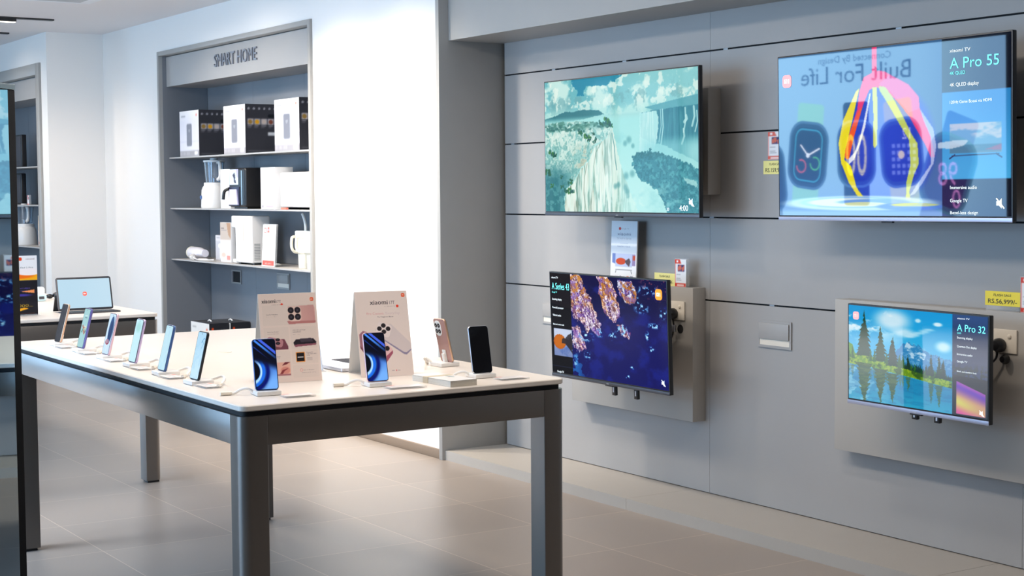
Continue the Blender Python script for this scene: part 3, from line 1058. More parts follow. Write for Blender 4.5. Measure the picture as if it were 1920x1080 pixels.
def art_lake():
    A = Art(520, 292, (14, 150, 214))
    u, v = A.u, A.v
    n1, n2, n3 = A.noise(6, 6, 41, 5), A.noise(20, 16, 42, 4), A.noise(70, 40, 43, 3)
    A.blend(ss(0, .4, v) * .5, (70, 190, 226))
    A.blend(ss(.47, .60, n1) * ss(.45, .2, v) * ss(.5, .2, u) * .95, (224, 238, 244))
    A.ell(.33, .12, .12, .10, (226, 240, 246), .85, .6)
    A.ell(.42, .24, .08, .04, (220, 238, 244), .7, .7)
    for k_ in range(5):
        A.ell(.46 + k_ * .035, .27 - k_ * .022, .035, .012 + .004 * (k_ % 2), (206, 232, 242), .6, .7)
    A.ell(.52, .10, .02, .02, (220, 240, 246), .8, .5)
    A.ell(.66, .12, .03, .02, (230, 244, 250), .9, .5)
    A.ell(.70, .34, .05, .05, (224, 240, 246), .8, .6)
    # mountains
    A.poly([(.30, .56), (.36, .44), (.40, .38), (.42, .345), (.435, .36), (.455, .315), (.47, .35), (.49, .345), (.51, .36), (.53, .352), (.56, .39), (.60, .42), (.65, .43), (.70, .455), (.80, .47), (.80, .66), (.30, .62)], (40, 120, 176), .85, (n3 * .02 - .01, n3 * .04 - .02))
    A.blend(A.poly([(.40, .42), (.455, .315), (.53, .352), (.65, .43), (.76, .48), (.76, .56), (.40, .56)]) * ss(.50, .60, A.noise(60, 50, 49, 3)) * .35, (150, 196, 222))
    A.blend(A.poly([(.40, .46), (.44, .33), (.48, .37), (.52, .36), (.58, .44), (.56, .52)]) * ss(.48, .62, A.noise(30, 26, 48)) * .8, (196, 222, 238))
    # bank
    A.poly([(0, .52), (.12, .50), (.25, .56), (.40, .585), (.55, .61), (.66, .65), (.76, .68), (.76, .75), (.5, .695), (.35, .67), (.2, .64), (0, .63)], (96, 140, 18))
    mb_ = A.poly([(0, .52), (.12, .50), (.25, .56), (.40, .585), (.55, .61), (.66, .65), (.76, .68), (.76, .75), (.5, .695), (.35, .67), (.2, .64), (0, .63)])
    A.blend(mb_ * ss(.5, .6, n3) * .7, (150, 176, 24))
    A.blend(mb_ * ss(.54, .64, n2) * .8, (30, 70, 20))
    # water
    wt = [(0, .625), (.2, .645), (.35, .675), (.5, .70), (.76, .745), (.76, 1.01), (0, 1.01)]
    m = A.poly(wt)
    A.blend(m, (22, 132, 178))
    A.blend(m * ss(.8, 1, v) * .4, (60, 190, 214))
    A.blend(m * ss(.5, .62, A.noise(14, 14, 45)) * ss(.4, .1, u) * .6, (160, 208, 224))
    A.blend(m * ss(.55, .62, A.noise(14, 50, 46)) * .25, (10, 90, 150))
    rng = random.Random(9)

    def tree(cx, vb, h, wd, c, refl=0.0, k=1.0):
        pts = [(cx, vb - h)]
        N = 9
        for i in range(1, N + 1):
            f = i / N
            pts.append((cx + wd * f * rng.uniform(.75, 1.1), vb - h * (1 - f) * .96 + h * .0))
            pts.append((cx + wd * f * .55, vb - h * (1 - f) * .96 - .004))
        L_ = [(2 * cx - p[0] + rng.uniform(-.3, .3) * wd * .3, p[1]) for p in reversed(pts[1:])]
        A.poly(pts + L_, c, k, (n3 * .014 - .007, n3 * .02 - .01))
        if refl:
            P_ = [(p[0], 2 * vb + .07 - p[1]) for p in pts + L_]
            mm = A.poly(P_, None, 1, (A.noise(3, 60, 50) * .02 - .01, 0))
            A.blend(mm * refl, (44, 74, 34))
            A.blend(mm * ss(.5, .6, A.noise(20, 70, 51)) * .5, (86, 110, 50))
    for x in np.linspace(.37, .76, 34):
        tree(x, .60 + (x - .37) * .2, rng.uniform(.05, .12), .016, rng.choice([(20, 70, 36), (38, 96, 26), (12, 52, 44)]))
    A.poly([(0, .40), (.03, .42), (.05, .52), (0, .52)], (80, 140, 20))
    tree(.12, .53, .49, .082, (20, 62, 40), .9)
    tree(.245, .57, .38, .066, (18, 64, 36), .9)
    tree(.335, .60, .32, .060, (10, 52, 34), .9)
    tree(.45, .615, .15, .026, (10, 50, 36), .4)
    tree(.615, .645, .22, .030, (10, 54, 38), .6)
    tree(.67, .66, .23, .036, (14, 58, 40), .6)
    tree(.70, .665, .2, .03, (14, 52, 44))
    for x in (.0, .03, .17, .20, .29, .39, .41):
        tree(x, .56 + x * .1, .14, .02, (34, 88, 30), .3)
    # menu strip
    A.rect(.762, 1.01, -.01, 1.01, (10, 12, 18))
    m = A.poly([(.762, 0), (1.0, 0), (1.0, .62), (.762, .60)])
    A.blend(m * ss(.0, .5, v), (20, 44, 84))
    A.blend(m * ss(.5, .0, v) * .9, (50, 84, 140))
    A.blend(m * ss(.45, .56, v) * ss(.4, .6, n3), (14, 34, 40))
    q = A.poly([(.79, .70), (.985, .80), (.985, 1.0), (.79, 1.0)])
    q = A.poly([(.79, .66), (.985, .76), (.985, .985), (.79, .985)])
    A.blend(q, (150, 60, 170))
    d = (v - .66) - (u - .79) * .5
    A.blend(q * ss(.0, .05, d), (96, 40, 170))
    A.blend(q * ss(.04, .16, d), (196, 150, 110))
    A.blend(q * ss(.12, .2, d) * ss(.98, .8, u), (204, 196, 90))
    A.blend(q * ss(.2, .32, d), (206, 70, 150))
    return A


def art_phone_waves(seed=0):
    A = Art(70, 150, (10, 14, 40))
    u, v = A.u, A.v * 2.15
    A.blend(np.clip(ss(-.1, 1.2, u) * ss(.4, 1.3, v) * 1.0, 0, 1), (70, 130, 240))
    d = np.hypot(u + .25, v - 1.35)
    lo = ss(.75, 1.15, v)
    A.blend(ss(.9, 1.9, v) * ss(.75, 1.1, d), (120, 180, 255))
    A.blend(ss(.74, .80, d) * ss(.98, .86, d) * lo, (8, 20, 110))
    A.blend(ss(.46, .50, d) * ss(.76, .70, d) * lo, (30, 110, 235))
    A.blend(ss(.47, .52, d) * ss(.60, .56, d) * lo, (190, 230, 255))
    A.blend(ss(1.5, 1.85, v) * ss(.66, .5, d), (170, 220, 255))
    A.blend(ss(.49, .44, d), (6, 8, 18))
    t = v - u * .85
    A.blend(ss(1.0, .6, v - u * .45) * .95, (6, 8, 24))
    A.blend(ss(-.12, -.06, t) * ss(.06, 0.0, t) * ss(1.2, .2, v), (70, 140, 250))
    A.blend(ss(.06, .09, t) * ss(.2, .12, t) * ss(1.2, .2, v), (6, 8, 24))
    A.blend(ss(-.35, -.3, t) * ss(-.15, -.2, t), (70, 100, 230))
    A.blend(ss(.24, .28, t) * ss(.34, .3, t) * ss(1., .2, v) * .7, (40, 90, 220))
    return A


def art_phone_pale(k):
    A = Art(50, 108, (176, 222, 238))
    n = A.noise(4, 7, 60 + k, 4)
    A.blend(ss(.4, .7, n) * .6, (206, 236, 248))
    if k == 0:     # switched off
        A.a[:] = np.array((46, 44, 48)) / 255.0
        A.blend(ss(.45, .6, n) * .5, (80, 76, 80))
    elif k == 1:
        A.a[:] = np.array((166, 210, 214)) / 255.0
        A.rect(.25, .75, .16, .19, (210, 235, 236))
        A.rect(.3, .7, .22, .235, (90, 130, 140))
        rng = random.Random(3)
        for i in range(18):
            a, b = rng.uniform(.15, .8), rng.uniform(.42, .62)
            A.rect(a, a + .14, b, b + .05, rng.choice([(40, 70, 90), (220, 200, 160), (70, 130, 120), (180, 90, 60), (230, 236, 236)]))
    elif k == 2:
        A.a[:] = np.array((204, 228, 246)) / 255.0
        A.ell(.62, .40, .34, .34, (40, 78, 128), 1, .05)
        A.ell(.62, .44, .24, .26, (30, 50, 100), 1, .1)
        A.blend(A.ell(.62, .4, .3, .3, (30, 50, 100), 0) * ss(.5, .6, A.noise(14, 8, 9)), (90, 150, 200))
        A.ell(.45, .70, .30, .07, (150, 40, 60), 1, .1)
        A.ell(.45, .68, .3, .05, (196, 222, 240), .5, .3)
        A.line([(.2, .64), (.35, .78), (.5, .80), (.52, .92)], .01, (236, 244, 250))
    elif k == 3:
        A.a[:] = np.array((198, 236, 244)) / 255.0
        A.ell(.5, .18, .35, .12, (156, 214, 206), .7, .5)
    elif k == 4:
        A.a[:] = np.array((196, 232, 246)) / 255.0
        A.blend(ss(.5, .6, n) * .25, (160, 212, 232))
    elif k == 5:
        A.a[:] = np.array((176, 216, 240)) / 255.0
        A.blend(ss(.1, .9, A.v) * .8, (206, 236, 250))
        A.line([(.62, .22), (.8, .12), (.95, .14)], .008, (60, 130, 190))
        A.line([(.7, .18), (.85, .24), (.7, .34)], .006, (80, 150, 200))
        A.blend(ss(.5, .6, A.noise(5, 12, 70)) * .3, (160, 206, 232))
    return A


def art_lightbox():
    A = Art(520, 334, (150, 196, 226))     # 3.3 m x 2.14 m ; reads normally when one stands in front of it
    A.aspect = 3.3 / 2.14
    Wm, Hm, xr, zt = 3.3, 2.14, -9.30, 2.94

    def U(x):
        return (xr - x) / Wm

    def V(z):
        return (zt - z) / Hm
    A.blend(ss(.55, 1.0, A.v) * .6, (120, 160, 220))
    A.blend(ss(.35, .0, A.u) * .5, (90, 124, 170))
    ink = (44, 70, 104)
    A.text('Built For Life', U(-10.41), V(2.64), .17 / Hm, ink, w=1.48 / Wm)
    A.text('Connected By Design', U(-10.66), V(2.845), .062 / Hm, ink, w=.98 / Wm)
    asp = Wm / Hm

    def watch(x, z, hw, hh, rot, band, face, body=(34, 58, 76)):
        bu, bv = U(x), V(z)
        s, c = math.sin(rot), math.cos(rot)
        A.rr(bu, bv, hw * .72 / Wm, hh * 1.65 / Hm, .02, band, rot, asp)
        A.rr(bu, bv, hw * 1.1 / Wm, hh * 1.08 / Hm, .09, (70, 108, 140), rot, asp)
        A.rr(bu, bv, hw / Wm, hh / Hm, .08, body, rot, asp)
        A.rr(bu, bv, hw * .86 / Wm, hh * .88 / Hm, .06, face, rot, asp)
        return bu, bv
    bu, bv = watch(-11.81, 1.93, .26, .32, -.12, (150, 214, 196), (10, 16, 26))
    A.rr(bu, bv, .2 / Wm, .27 / Hm, .05, (60, 170, 200), -.12, asp, .9, .008)
    A.line([(bu, bv), (bu + .03, bv - .05)], .004, (240, 244, 250))
    A.line([(bu, bv), (bu - .05, bv - .03)], .004, (240, 244, 250))
    A.line([(bu, bv), (bu, bv)], .012, (240, 244, 250))
    A.line([(bu + .03 + .02 * math.cos(a), bv + .05 + .03 * math.sin(a)) for a in np.linspace(0, 5, 14)], .004, (200, 70, 60))
    A.line([(bu - .03 + .02 * math.cos(a), bv + .04 + .03 * math.sin(a)) for a in np.linspace(0, 5, 14)], .004, (80, 180, 90))
    bu, bv = watch(-11.13, 1.93, .24, .31, .0, (30, 50, 70), (12, 18, 30))
    A.text('00', bu, bv + .10, .19, (210, 200, 60), w=.085, align='C')
    bu, bv = watch(-10.54, 1.93, .25, .31, .1, (188, 208, 180), (18, 20, 60))
    A.text('12', bu - .02, bv - .06, .05, (220, 220, 235), w=.03, align='C')
    rng = random.Random(2)
    for i in range(5):
        for j in range(5):
            if (i, j) in ((2, 2), (2, 1)):
                continue
            a, b = bu - .05 + i * .02, bv - .03 + j * .03
            A.rr(a, b, .006, .009, .003, (110, 124, 170), .1, asp)
    A.ell(bu, bv + .01, .012, .018, (220, 200, 90))
    bu, bv = watch(-9.97, 1.72, .27, .34, -.35, (90, 110, 170), (50, 40, 90), (60, 80, 120))
    A.text('98', bu, bv + .05, .10, (190, 120, 190), w=.07, align='C')
    A.text('0', bu - .03, bv + .15, .08, (190, 120, 190), w=.03, align='C')
    bu, bv = watch(-12.42, 1.70, .26, .34, .1, (60, 90, 120), (16, 20, 40))
    return A


# ================================================================== televisions
def mute_icon(mb, x, z, s, y=-0.0022):
    def p(pts):
        mb.add([(x + a * s, y, z + b * s) for a, b in pts], [tuple(range(len(pts)))])
    p([(-.45, -.2), (-.15, -.2), (-.15, .2), (-.45, .2)])
    p([(-.12, -.22), (.2, -.5), (.2, .5), (-.12, .22)])
    p([(-.5, .45), (.45, -.55), (.55, -.45), (-.4, .55)])


def television(label, loc, w_, h_, tilt, roll, art, chin, texts, mount=None, badge_at=None, mark='mute', badge_cols=None, cyan=None, pic='television_picture'):
    t = thing('television', label, 'television', loc, (-math.radians(tilt), math.radians(roll), 0), 'wall-mounted televisions')
    hc = 0.016
    b = MB().rrect(-w_ / 2, w_ / 2, 0.0, h_, 0.004, 0.0, 0.022, 0.001)
    b.rrect(-w_ * .36, w_ * .36, h_ * .08, h_ * .62, 0.03, 0.022, 0.060, 0.012)
    b.build('housing', BLACK, t)
    bz = 0.006
    s = painted('screen', art, w_ - 2 * bz, h_ - hc - bz * 2, t, MATS[pic], 0, -0.0008, hc + bz)
    c = MB().box(-w_ / 2, w_ / 2, -0.003, 0.001, 0, hc, 0.0008).build('chin', chin, t)
    g = MB()
    letters(g, 'xiaomi', 0, 0.005, 0.005, align='C', y=-0.0035)
    flat(g, 'chin_lettering', PAPER, c)
    MB().box(-.03, .03, .002, .016, -.007, 0.001, .002).build('receiver', BLACK, t)
    WL = glow('white_screen_light', (0.82, 0.90, 0.92), 0.8)
    inv = s.matrix_basis.inverted()
    for s_, u_, v_, hh, ww in texts:
        g = MB()
        letters(g, s_, (u_ - .5) * w_, (1 - v_) * h_, hh, ww, 'L', -0.0020)
        flat(g, 'screen_caption', WL, s).matrix_parent_inverse = inv
    if mark:
        g = MB()
        mute_icon(g, w_ * .455, h_ * .10, .055 * h_)
        flat(g, 'mute_symbol', WL, s).matrix_parent_inverse = inv
    for s_, u_, v_, hh, ww in cyan or []:
        g = MB()
        letters(g, s_, (u_ - .5) * w_, (1 - v_) * h_, hh, ww, 'L', -0.0021)
        flat(g, 'screen_title', glow('cyan_screen_light', (0.16, 0.82, 0.80), 0.9), s).matrix_parent_inverse = inv
    if badge_at:
        bg = badge(s, (badge_at[0] - .5) * w_, (1 - badge_at[1]) * h_, badge_at[2], -0.0022, *(badge_cols or (None, None)))
        bg.matrix_parent_inverse = s.matrix_basis.inverted()
    if mount:
        # hooks hanging below and the wall bracket behind
        for x in mount[0]:
            mb = MB().box(x - .014, x + .014, .028, .045, -mount[1], .03, .003)
            hk = mb.build('hook', BLACK, t)
            MB().box(x - .004, x + .004, .0272, .0285, -mount[1] * .7, -mount[1] * .25).build('hook_slot', SILVER, hk)
    MB().box(-.16, .16, .058, mount[2], h_ * .25, h_ * .55, .003).build('wall_bracket', DKMETAL, t)
    return t


WH = 0.011
television('large television showing wide waterfalls under a cloudy sky', (-6.278, 4.72, 1.419), 1.277, 0.710, -.5, 0, art_waterfall(), DKMETAL, [('4:00', .885, .955, .026, None), ('20', .81, .955, .014, None)], ((), 0, .169))
television('large television showing paint ribbons pouring over a blue ball', (-4.472, 4.72, 1.418), 1.258, 0.710, -.8, -.3, art_paint(), CHIN,
           [('xiaomi TV', .765, .085, .013, .10), ('4K QLED display', .765, .268, .013, .14), ('120Hz Game Boost via HDMI', .765, .36, .011, .20), ('Immersive audio', .765, .822, .013, .13), ('Google TV', .765, .893, .013, .085), ('Bezel-less design', .765, .958, .012, .135)],
           ((), 0, .248), (.047, .155, .055), 'mute', (glow('pale_red_screen_light', (0.72, 0.34, 0.36), 0.8), glow('white_screen_light', (0.82, 0.90, 0.92), 0.8)),
           [('A Pro 55', .765, .172, .040, .235), ('4K QLED', .765, .205, .012, .075)])
television('lower television showing golden and violet rocks in deep blue water', (-6.239, 4.631, 0.579), 0.979, 0.549, -2.1, .2, art_coral(), DKMETAL,
           [('xiaomi TV', .022, .062, .010, .06), ('Stunning display', .024, .268, .010, .085), ('Powerful processor', .024, .348, .010, .10), ('Vibrant audio', .024, .420, .010, .075), ('Sleek and modern look', .024, .505, .008, .10), ('Google TV', .05, .957, .010, .06)],
           ((.005, .185), .055, .2555), (.935, .13, .052), 'mute', (glow('orange_screen_light', (0.75, 0.25, 0.01), 0.9), glow('white_screen_light', (0.82, 0.90, 0.92), 0.8)),
           [('A Series 43', .024, .165, .034, .155), ('Google TV', .024, .20, .008, .045)], 'anti_glare_television_picture')
television('small television showing fir trees mirrored in a blue mountain lake', (-4.255, 4.66, 0.664), 0.7276, 0.4137, -1.1, .5, art_lake(), CHIN,
           [('xiaomi TV', .79, .055, .006, .06), ('Stunning display', .79, .235, .008, .075), ('Quantum Dot display', .79, .315, .008, .095), ('Immersive audio', .79, .388, .008, .075), ('Google TV', .79, .455, .008, .05), ('Sleek and modern look', .79, .545, .006, .095)],
           ((-.03, .085), .030, .2275), (.065, .115, .033), 'mute', (glow('pale_red_screen_light', (0.72, 0.34, 0.36), 0.8), glow('pale_pink_screen_light', (0.9, 0.55, 0.5), 0.8)),
           [('A Pro 32', .79, .165, .026, .135), ('QLED', .79, .19, .006, .02)])


def mount_box(label, x0, x1, z0, z1, y0=4.889):
    t = thing('mounting_box', label, 'mounting box', ((x0 + x1) / 2, y0, z0))
    w2 = (x1 - x0) / 2
    MB().box(-w2, w2, 0, 4.9695 - y0, 0, z1 - z0, 0.002).build('box_panel', mat('warm_grey_box_lacquer', (0.42, 0.40, 0.37), 0.45, noise=0.02), t)
    return t


b1 = mount_box('dark grey wall box behind the waterfall television', -6.78, -5.78, 1.526, 2.036)
b3 = mount_box('grey wall box behind the lower left television, with a round cable hole', -6.917, -5.893, 0.412, 1.071)
b4 = mount_box('grey wall box behind the small lake television', -4.927, -3.72, 0.412, 1.071)
MB().lathe([(0.001, 0), (0.022, 0), (0.022, 0.0012), (0.001, 0.0012)], 24).build('cable_hole', GROOVE, b3, (-5.988 + 6.405, -0.0001, 0.864 - 0.412), (PI / 2, 0, 0))


def socket(label, x, z, cable_pts, extra=False):
    t = thing('wall_socket', label, 'socket', (x, 4.8885, z))
    MB().box(-.055, .055, -.008, 0, 0, .092, .002).build('face_plate', SOCKETM, t)
    MB().lathe([(0.001, 0), (0.008, 0), (0.008, 0.006), (0.005, 0.008), (0.001, 0.008)], 16).build('switch', SOCKETM, t, (.022, -.007, .066), (PI / 2, 0, 0))
    p = thing('power_plug', label.replace('ivory wall socket', 'black power plug and cord in the ivory socket'), 'plug', (x - .018, 4.8795, z + .030))
    MB().lathe([(0.001, 0), (0.026, 0), (0.028, 0.006), (0.027, 0.022), (0.018, 0.034), (0.001, 0.036)], 24).build('plug_body', BLACK, p, None, (PI / 2, 0, 0))
    MB().tube(cable_pts, 0.0045, 8).build('cord', BLACK, p)
    if extra:
        MB().box(cable_pts[3][0] - .013, cable_pts[3][0] + .017, cable_pts[3][1] - .008, cable_pts[3][1] + .004, cable_pts[3][2] - .014, cable_pts[3][2] + .020, .001).build('cord_label', SILVER, p)
    else:
        MB().lathe([(0.001, 0), (0.018, 0), (0.019, 0.01), (0.012, 0.025), (0.001, 0.026)], 20).build('cord_clip', BLACK, p, (.03, -.004, -.052), (PI / 2, 0, 0))
    return t


socket('ivory wall socket on the box of the rocks television', -6.005, 0.909, [(.004, -.014, -.01), (.004, -.012, -.035), (.006, -.010, -.055), (.004, -.010, -.075), (-.002, -.010, -.105), (-.030, -.012, -.135), (-.10, -.02, -.15)], True)
socket('ivory wall socket on the box of the lake television', -4.004, 0.911, [(0, -.022, -.01), (.0, -.022, -.035), (-.008, -.022, -.055), (-.03, -.03, -.075), (-.06, -.04, -.088), (-.12, -.05, -.09)])


# ------------------------------------------------------------------ labels standing on the boxes and stuck on the wall
def sale_label(label, x, y, z, w_, h_, price, m, rotz=0.0, tilt=0.0):
    t = thing('price_label', label, 'price label', (x, y, z), (tilt, 0, rotz), 'yellow sale price labels')
    MB().box(-w_ / 2, w_ / 2, 0, .001, 0, h_).build('paper', m, t)
    g = MB()
    letters(g, 'FLASH SALE', 0, h_ * .66, h_ * .17, w_ * .50, 'C', -.0006)
    letters(g, price, 0, h_ * .16, h_ * .30, w_ * .82, 'C', -.0006, .012)
    flat(g, 'lettering', INK, t)


sale_label('yellow label stuck on the wall at the left edge of the paint television', -5.395, 4.9685, 1.620, 0.165, 0.062, 'RS.159,999/-', PALE_YELLOW)
sale_label('pale yellow label standing on the box above the rocks television', -6.119, 4.895, 1.0725, 0.165, 0.063, 'RS.109,999/-', PALE_YELLOW)
sale_label('bright yellow label standing on the box above the lake television', -4.03, 4.895, 1.092, 0.168, 0.056, 'RS.56,999/-', YELLOW, 0, 0)
MB().box(-4.11, -3.95, 4.8955, 4.935, 1.071, 1.0915).build('label_riser', ACRYL)
bpy.data.objects['label_riser']['label'] = 'low clear block under the bright yellow label above the lake television'
bpy.data.objects['label_riser']['category'] = 'label holder'


def spec_card(label, x, y, z, w_, h_, acrylic=True, red=(214, 60, 40)):
    t = thing('spec_card', label, 'card', (x, y, z), (0, 0, 0), 'small red and white specification cards')
    A = Art(26, 50, (236, 236, 238))
    A.rect(0, .45, 0, .16, red)
    A.poly([(.44, 0), (.58, .16), (.44, .16)], red)
    A.rect(.14, .32, .04, .12, (250, 240, 240))
    A.rect(.25, .85, .20, .44, (60, 60, 110))
    A.blend(A.poly([(.25, .20), (.85, .20), (.85, .44), (.25, .44)]) * ss(.4, .6, A.noise(6, 8, 3)), (210, 110, 90))
    for k in range(4):
        A.rect(.15, .5 + .1 * (k % 2), .55 + k * .065, .565 + k * .065, (150, 150, 155))
    A.rect(0, 1, .86, 1, red)
    A.rect(.2, .82, .90, .96, (248, 220, 215))
    A.rect(0, .06, .1, 1, red, .6)
    painted('card', A, w_, h_, t, MATS['printed_board'], 0, -.001, 0)
    if acrylic:
        MB().box(-w_ / 2 - .003, w_ / 2 + .003, 0, .018, 0, h_ + .004, .001).build('acrylic_block', ACRYL, t)
    else:
        MB().box(-w_ / 2, w_ / 2, 0, .001, 0, h_).build('card_back', PAPER, t)
    return t


spec_card('clear-backed red and white card standing on the box of the rocks television', -5.993, 4.894, 1.0725, .085, .135)
spec_card('clear-backed red and white card at the right end of the lake television box', -3.90, 4.894, 1.0725, .085, .135)
spec_card('red and white card stuck on the wall beside the paint television', -5.395, 4.9675, 1.687, .10, .128, False, (226, 110, 96))


# tall board behind the lower left television
t = thing('tall_board', 'tall white promotional board with a red fish-shaped islet picture above the rocks television', 'advertising board', (-6.468, 4.90, 1.0715), (-.04, 0, 0))
A = Art(90, 136, (214, 222, 230))
A.aspect = .22 / .32
A.blend(ss(.5, .6, A.v), (238, 238, 238))
A.blend(ss(.35, .38, A.v) * ss(.42, .39, A.v), (250, 252, 252))
A.text('Google TV', .38, .135, .022, (120, 120, 130), w=.30)
A.text('xiaomi', .24, .235, .050, (60, 70, 100), w=.52)
A.text('TV A Pro Series', .22, .295, .024, (120, 130, 150), w=.56)
A.text('Unlimited', .36, .375, .018, (150, 160, 180), w=.3)
A.text('Limitless vision', .26, .425, .024, (130, 140, 170), w=.48)
A.rect(.18, .84, .53, .735, (186, 196, 224))
A.poly([(.06, .53), (.18, .53), (.18, .70), (.06, .68)], (110, 130, 190))
A.poly([(.84, .54), (.96, .54), (.96, .72), (.84, .72)], (150, 130, 170))
A.ell(.40, .655, .19, .055, (206, 70, 24), 1, .1)
A.poly([(.55, .65), (.72, .60), (.78, .66), (.72, .74), (.6, .69)], (84, 70, 76))
A.rect(.86, .95, .56, .63, (190, 70, 30))
A.rect(.18, .84, .735, .745, (190, 190, 196))
A.rect(.2, .84, .79, .80, (50, 54, 60))
A.line([(.22, .81), (.20, .84)], .006, (60, 60, 66))
A.line([(.80, .81), (.83, .85)], .006, (60, 60, 66))
A.rect(.18, .32, .90, .915, (90, 94, 110))
A.rect(.36, .42, .895, .92, (80, 84, 100))
A.rect(.50, .56, .90, .915, (190, 150, 150))
A.rect(.64, .72, .895, .92, (206, 110, 70))
A.rect(.77, .88, .895, .92, (70, 74, 90))
A.ell(.33, .125, .045, .024, (200, 50, 40))
painted('print', A, .22, .32, t, MATS['printed_board'], 0, -.0035, 0)
MB().box(-.11, .11, -.003, .004, 0, .32, .0005).build('board', PAPER, t)
MB().add([(-.03, .004, 0), (.03, .004, 0), (.03, .062, 0), (-.03, .062, 0), (-.03, .004, .2), (.03, .004, .2)], [(0, 1, 2, 3), (0, 4, 5, 1), (2, 5, 4, 3), (0, 3, 4), (1, 5, 2)]).build('back_strut', PAPER, t)


# ================================================================== lightbox on the shop-front side (seen only as a reflection)
t = thing('lightbox', 'backlit poster with smart watches, seen mirrored in the paint television', 'lightbox', (-10.95, -1.895, 0.58), (0, 0, PI))
MB().box(-1.67, 1.67, .002, .10, -.02, 2.148, .004).build('casing', DKMETAL, t)
painted('poster', art_lightbox(), 3.3, 2.14, t, MATS['lightbox_picture'], 0, -.001, 0)

# ================================================================== mirror-black totem in the left foreground
# right edge at (-5.466, 1.510); the front faces the television wall
nrm = Vector((0.767, 0.6416, 0)).normalized()
rz = math.atan2(nrm.x, -nrm.y)
edge_p = Vector((-5.729, 1.594, 0))
uu = Vector((math.cos(rz), math.sin(rz), 0))
ctr = edge_p - uu * 0.30
t = thing('display_totem', 'tall dark mirror-glass totem standing at the left edge in front of the table', 'totem', ctr, (0, 0, rz))
MB().box(-.30, .30, 0, .045, 0.02, 1.925, .004).build('housing', mat('deep_black_lacquer', (0.004, 0.004, 0.005), 0.6, spec=0.1), t)
MB().box(-.30, .30, -.002, .046, 1.9255, 1.945, .002).build('top_cap', mat('teal_grey_metal', (0.16, 0.21, 0.24), 0.35, metal=0.6), t)
MB().box(-.25, .25, -.0035, -.0015, 0.10, 1.923, .0).build('mirror_glass', mat('smoked_mirror_glass', (0.42, 0.50, 0.54), 0.02, metal=1.0), t)
MB().box(-.32, .32, -.06, .16, 0, 0.02, .004).build('foot_plate', DKMETAL, t)


# ================================================================== phones
def phone(label, x, y, yaw, tilt, frame, back, art, off=False, camera=None, z=0.9255):
    t = thing('smartphone', label, 'phone', (x, y, z), (-math.radians(tilt), 0, math.radians(yaw)), 'smartphones on the near table')
    W2, Hh, D = .0385, .165, .0085
    MB().rrect(-W2, W2, 0, Hh, .011, 0.0, D, .0022).build('body', frame, t)
    MB().rrect(-W2 + .0015, W2 - .0015, .0015, Hh - .0015, .0098, -.0006, .0004).build('glass', BLACKGLASS, t)
    if art is not None:
        g = .0030
        a = Art(art.W, art.H)
        a.a = art.a.copy()
        rr = .0085
        px, pz = (a.u - .5) * 2 * (W2 - g), (.5 - a.v) * (Hh - 2 * g)
        qx, qz = np.abs(px) - (W2 - g) + rr, np.abs(pz) - (Hh / 2 - g) + rr
        dd = np.hypot(np.maximum(qx, 0), np.maximum(qz, 0)) - rr
        a.blend(ss(-.0004, .0002, dd), (2, 2, 3))
        a.blend(1 - ss(.0016, .0021, np.hypot(px, pz - Hh / 2 + g + .006)), (2, 2, 3))
        painted('screen', a, 2 * (W2 - g), Hh - 2 * g, t, MATS['phone_picture'], 0, -.0008, g)
    MB().rrect(-W2 + .001, W2 - .001, .001, Hh - .001, .010, D - .0004, D + .0004).build('back_cover', back, t)
    q = 1.45 if camera else 1.0
    ccx, ccz = .034 - .015 * q, Hh - .007 - .020 * q
    cm = MB().rrect(ccx - .015 * q, ccx + .015 * q, ccz - .020 * q, ccz + .020 * q, .0135 * q, D, D + .0025, .001).build('camera_module', PAPER if camera else back, t)
    for cx, cz in ((ccx - .0062 * q, ccz + .0075 * q), (ccx + .0062 * q, ccz + .0075 * q), (ccx - .0062 * q, ccz - .0075 * q), (ccx + .0062 * q, ccz - .0075 * q)):
        MB().lathe([(.0005, 0), (.0055 * q, 0), (.0055 * q, .0012), (.0005, .0012)], 20).build('camera_lens', BLACKGLASS, cm, (cx, D + .0022, cz), (-PI / 2, 0, 0))
        if camera:
            MB().lathe([(.0005, 0), (.0022, 0), (.0022, .0004), (.0005, .0004)], 12).build('camera_lens', SILVER, cm, (cx, D + .0035, cz), (-PI / 2, 0, 0))
    MB().box(W2 - .0002, W2 + .0006, .003, .0055, Hh * .55, Hh * .62, .0002).build('side_button', frame, t)
    return t


def phone_stand(label, x, y, yaw, tilt, cable):
    """security stand: slab, lip, upright behind the phone and a curled cord"""
    t = thing('phone_stand', label, 'phone stand', (x, y, 0.9103), (0, 0, math.radians(yaw)), 'white security stands on the near table')
    MB().box(-.040, .040, -.022, .058, 0, .0145, .003).build('base', WPLASTIC, t)
    st = math.radians(tilt)
    Mx = Matrix.Translation((0, 0.0, .0150)) @ Matrix.Rotation(-st, 4, 'X')
    MB().box(-.0105, .0105, .0095, .0135, 0.002, .048, .001, Mx).box(-.008, .008, .0135, .021, .002, .036, .002, Mx).build('upright', WPLASTIC, t)
    MB().tube(cable, .0045, 8).build('cord', WPLASTIC, t)
    e = Vector(cable[-1])
    d = (e - Vector(cable[-2])).normalized()
    MB().tube([e - d * .002, e + d * .020, e + d * .034], .0062, 8, False).build('cord_plug', SOCKETM, t)
    return t


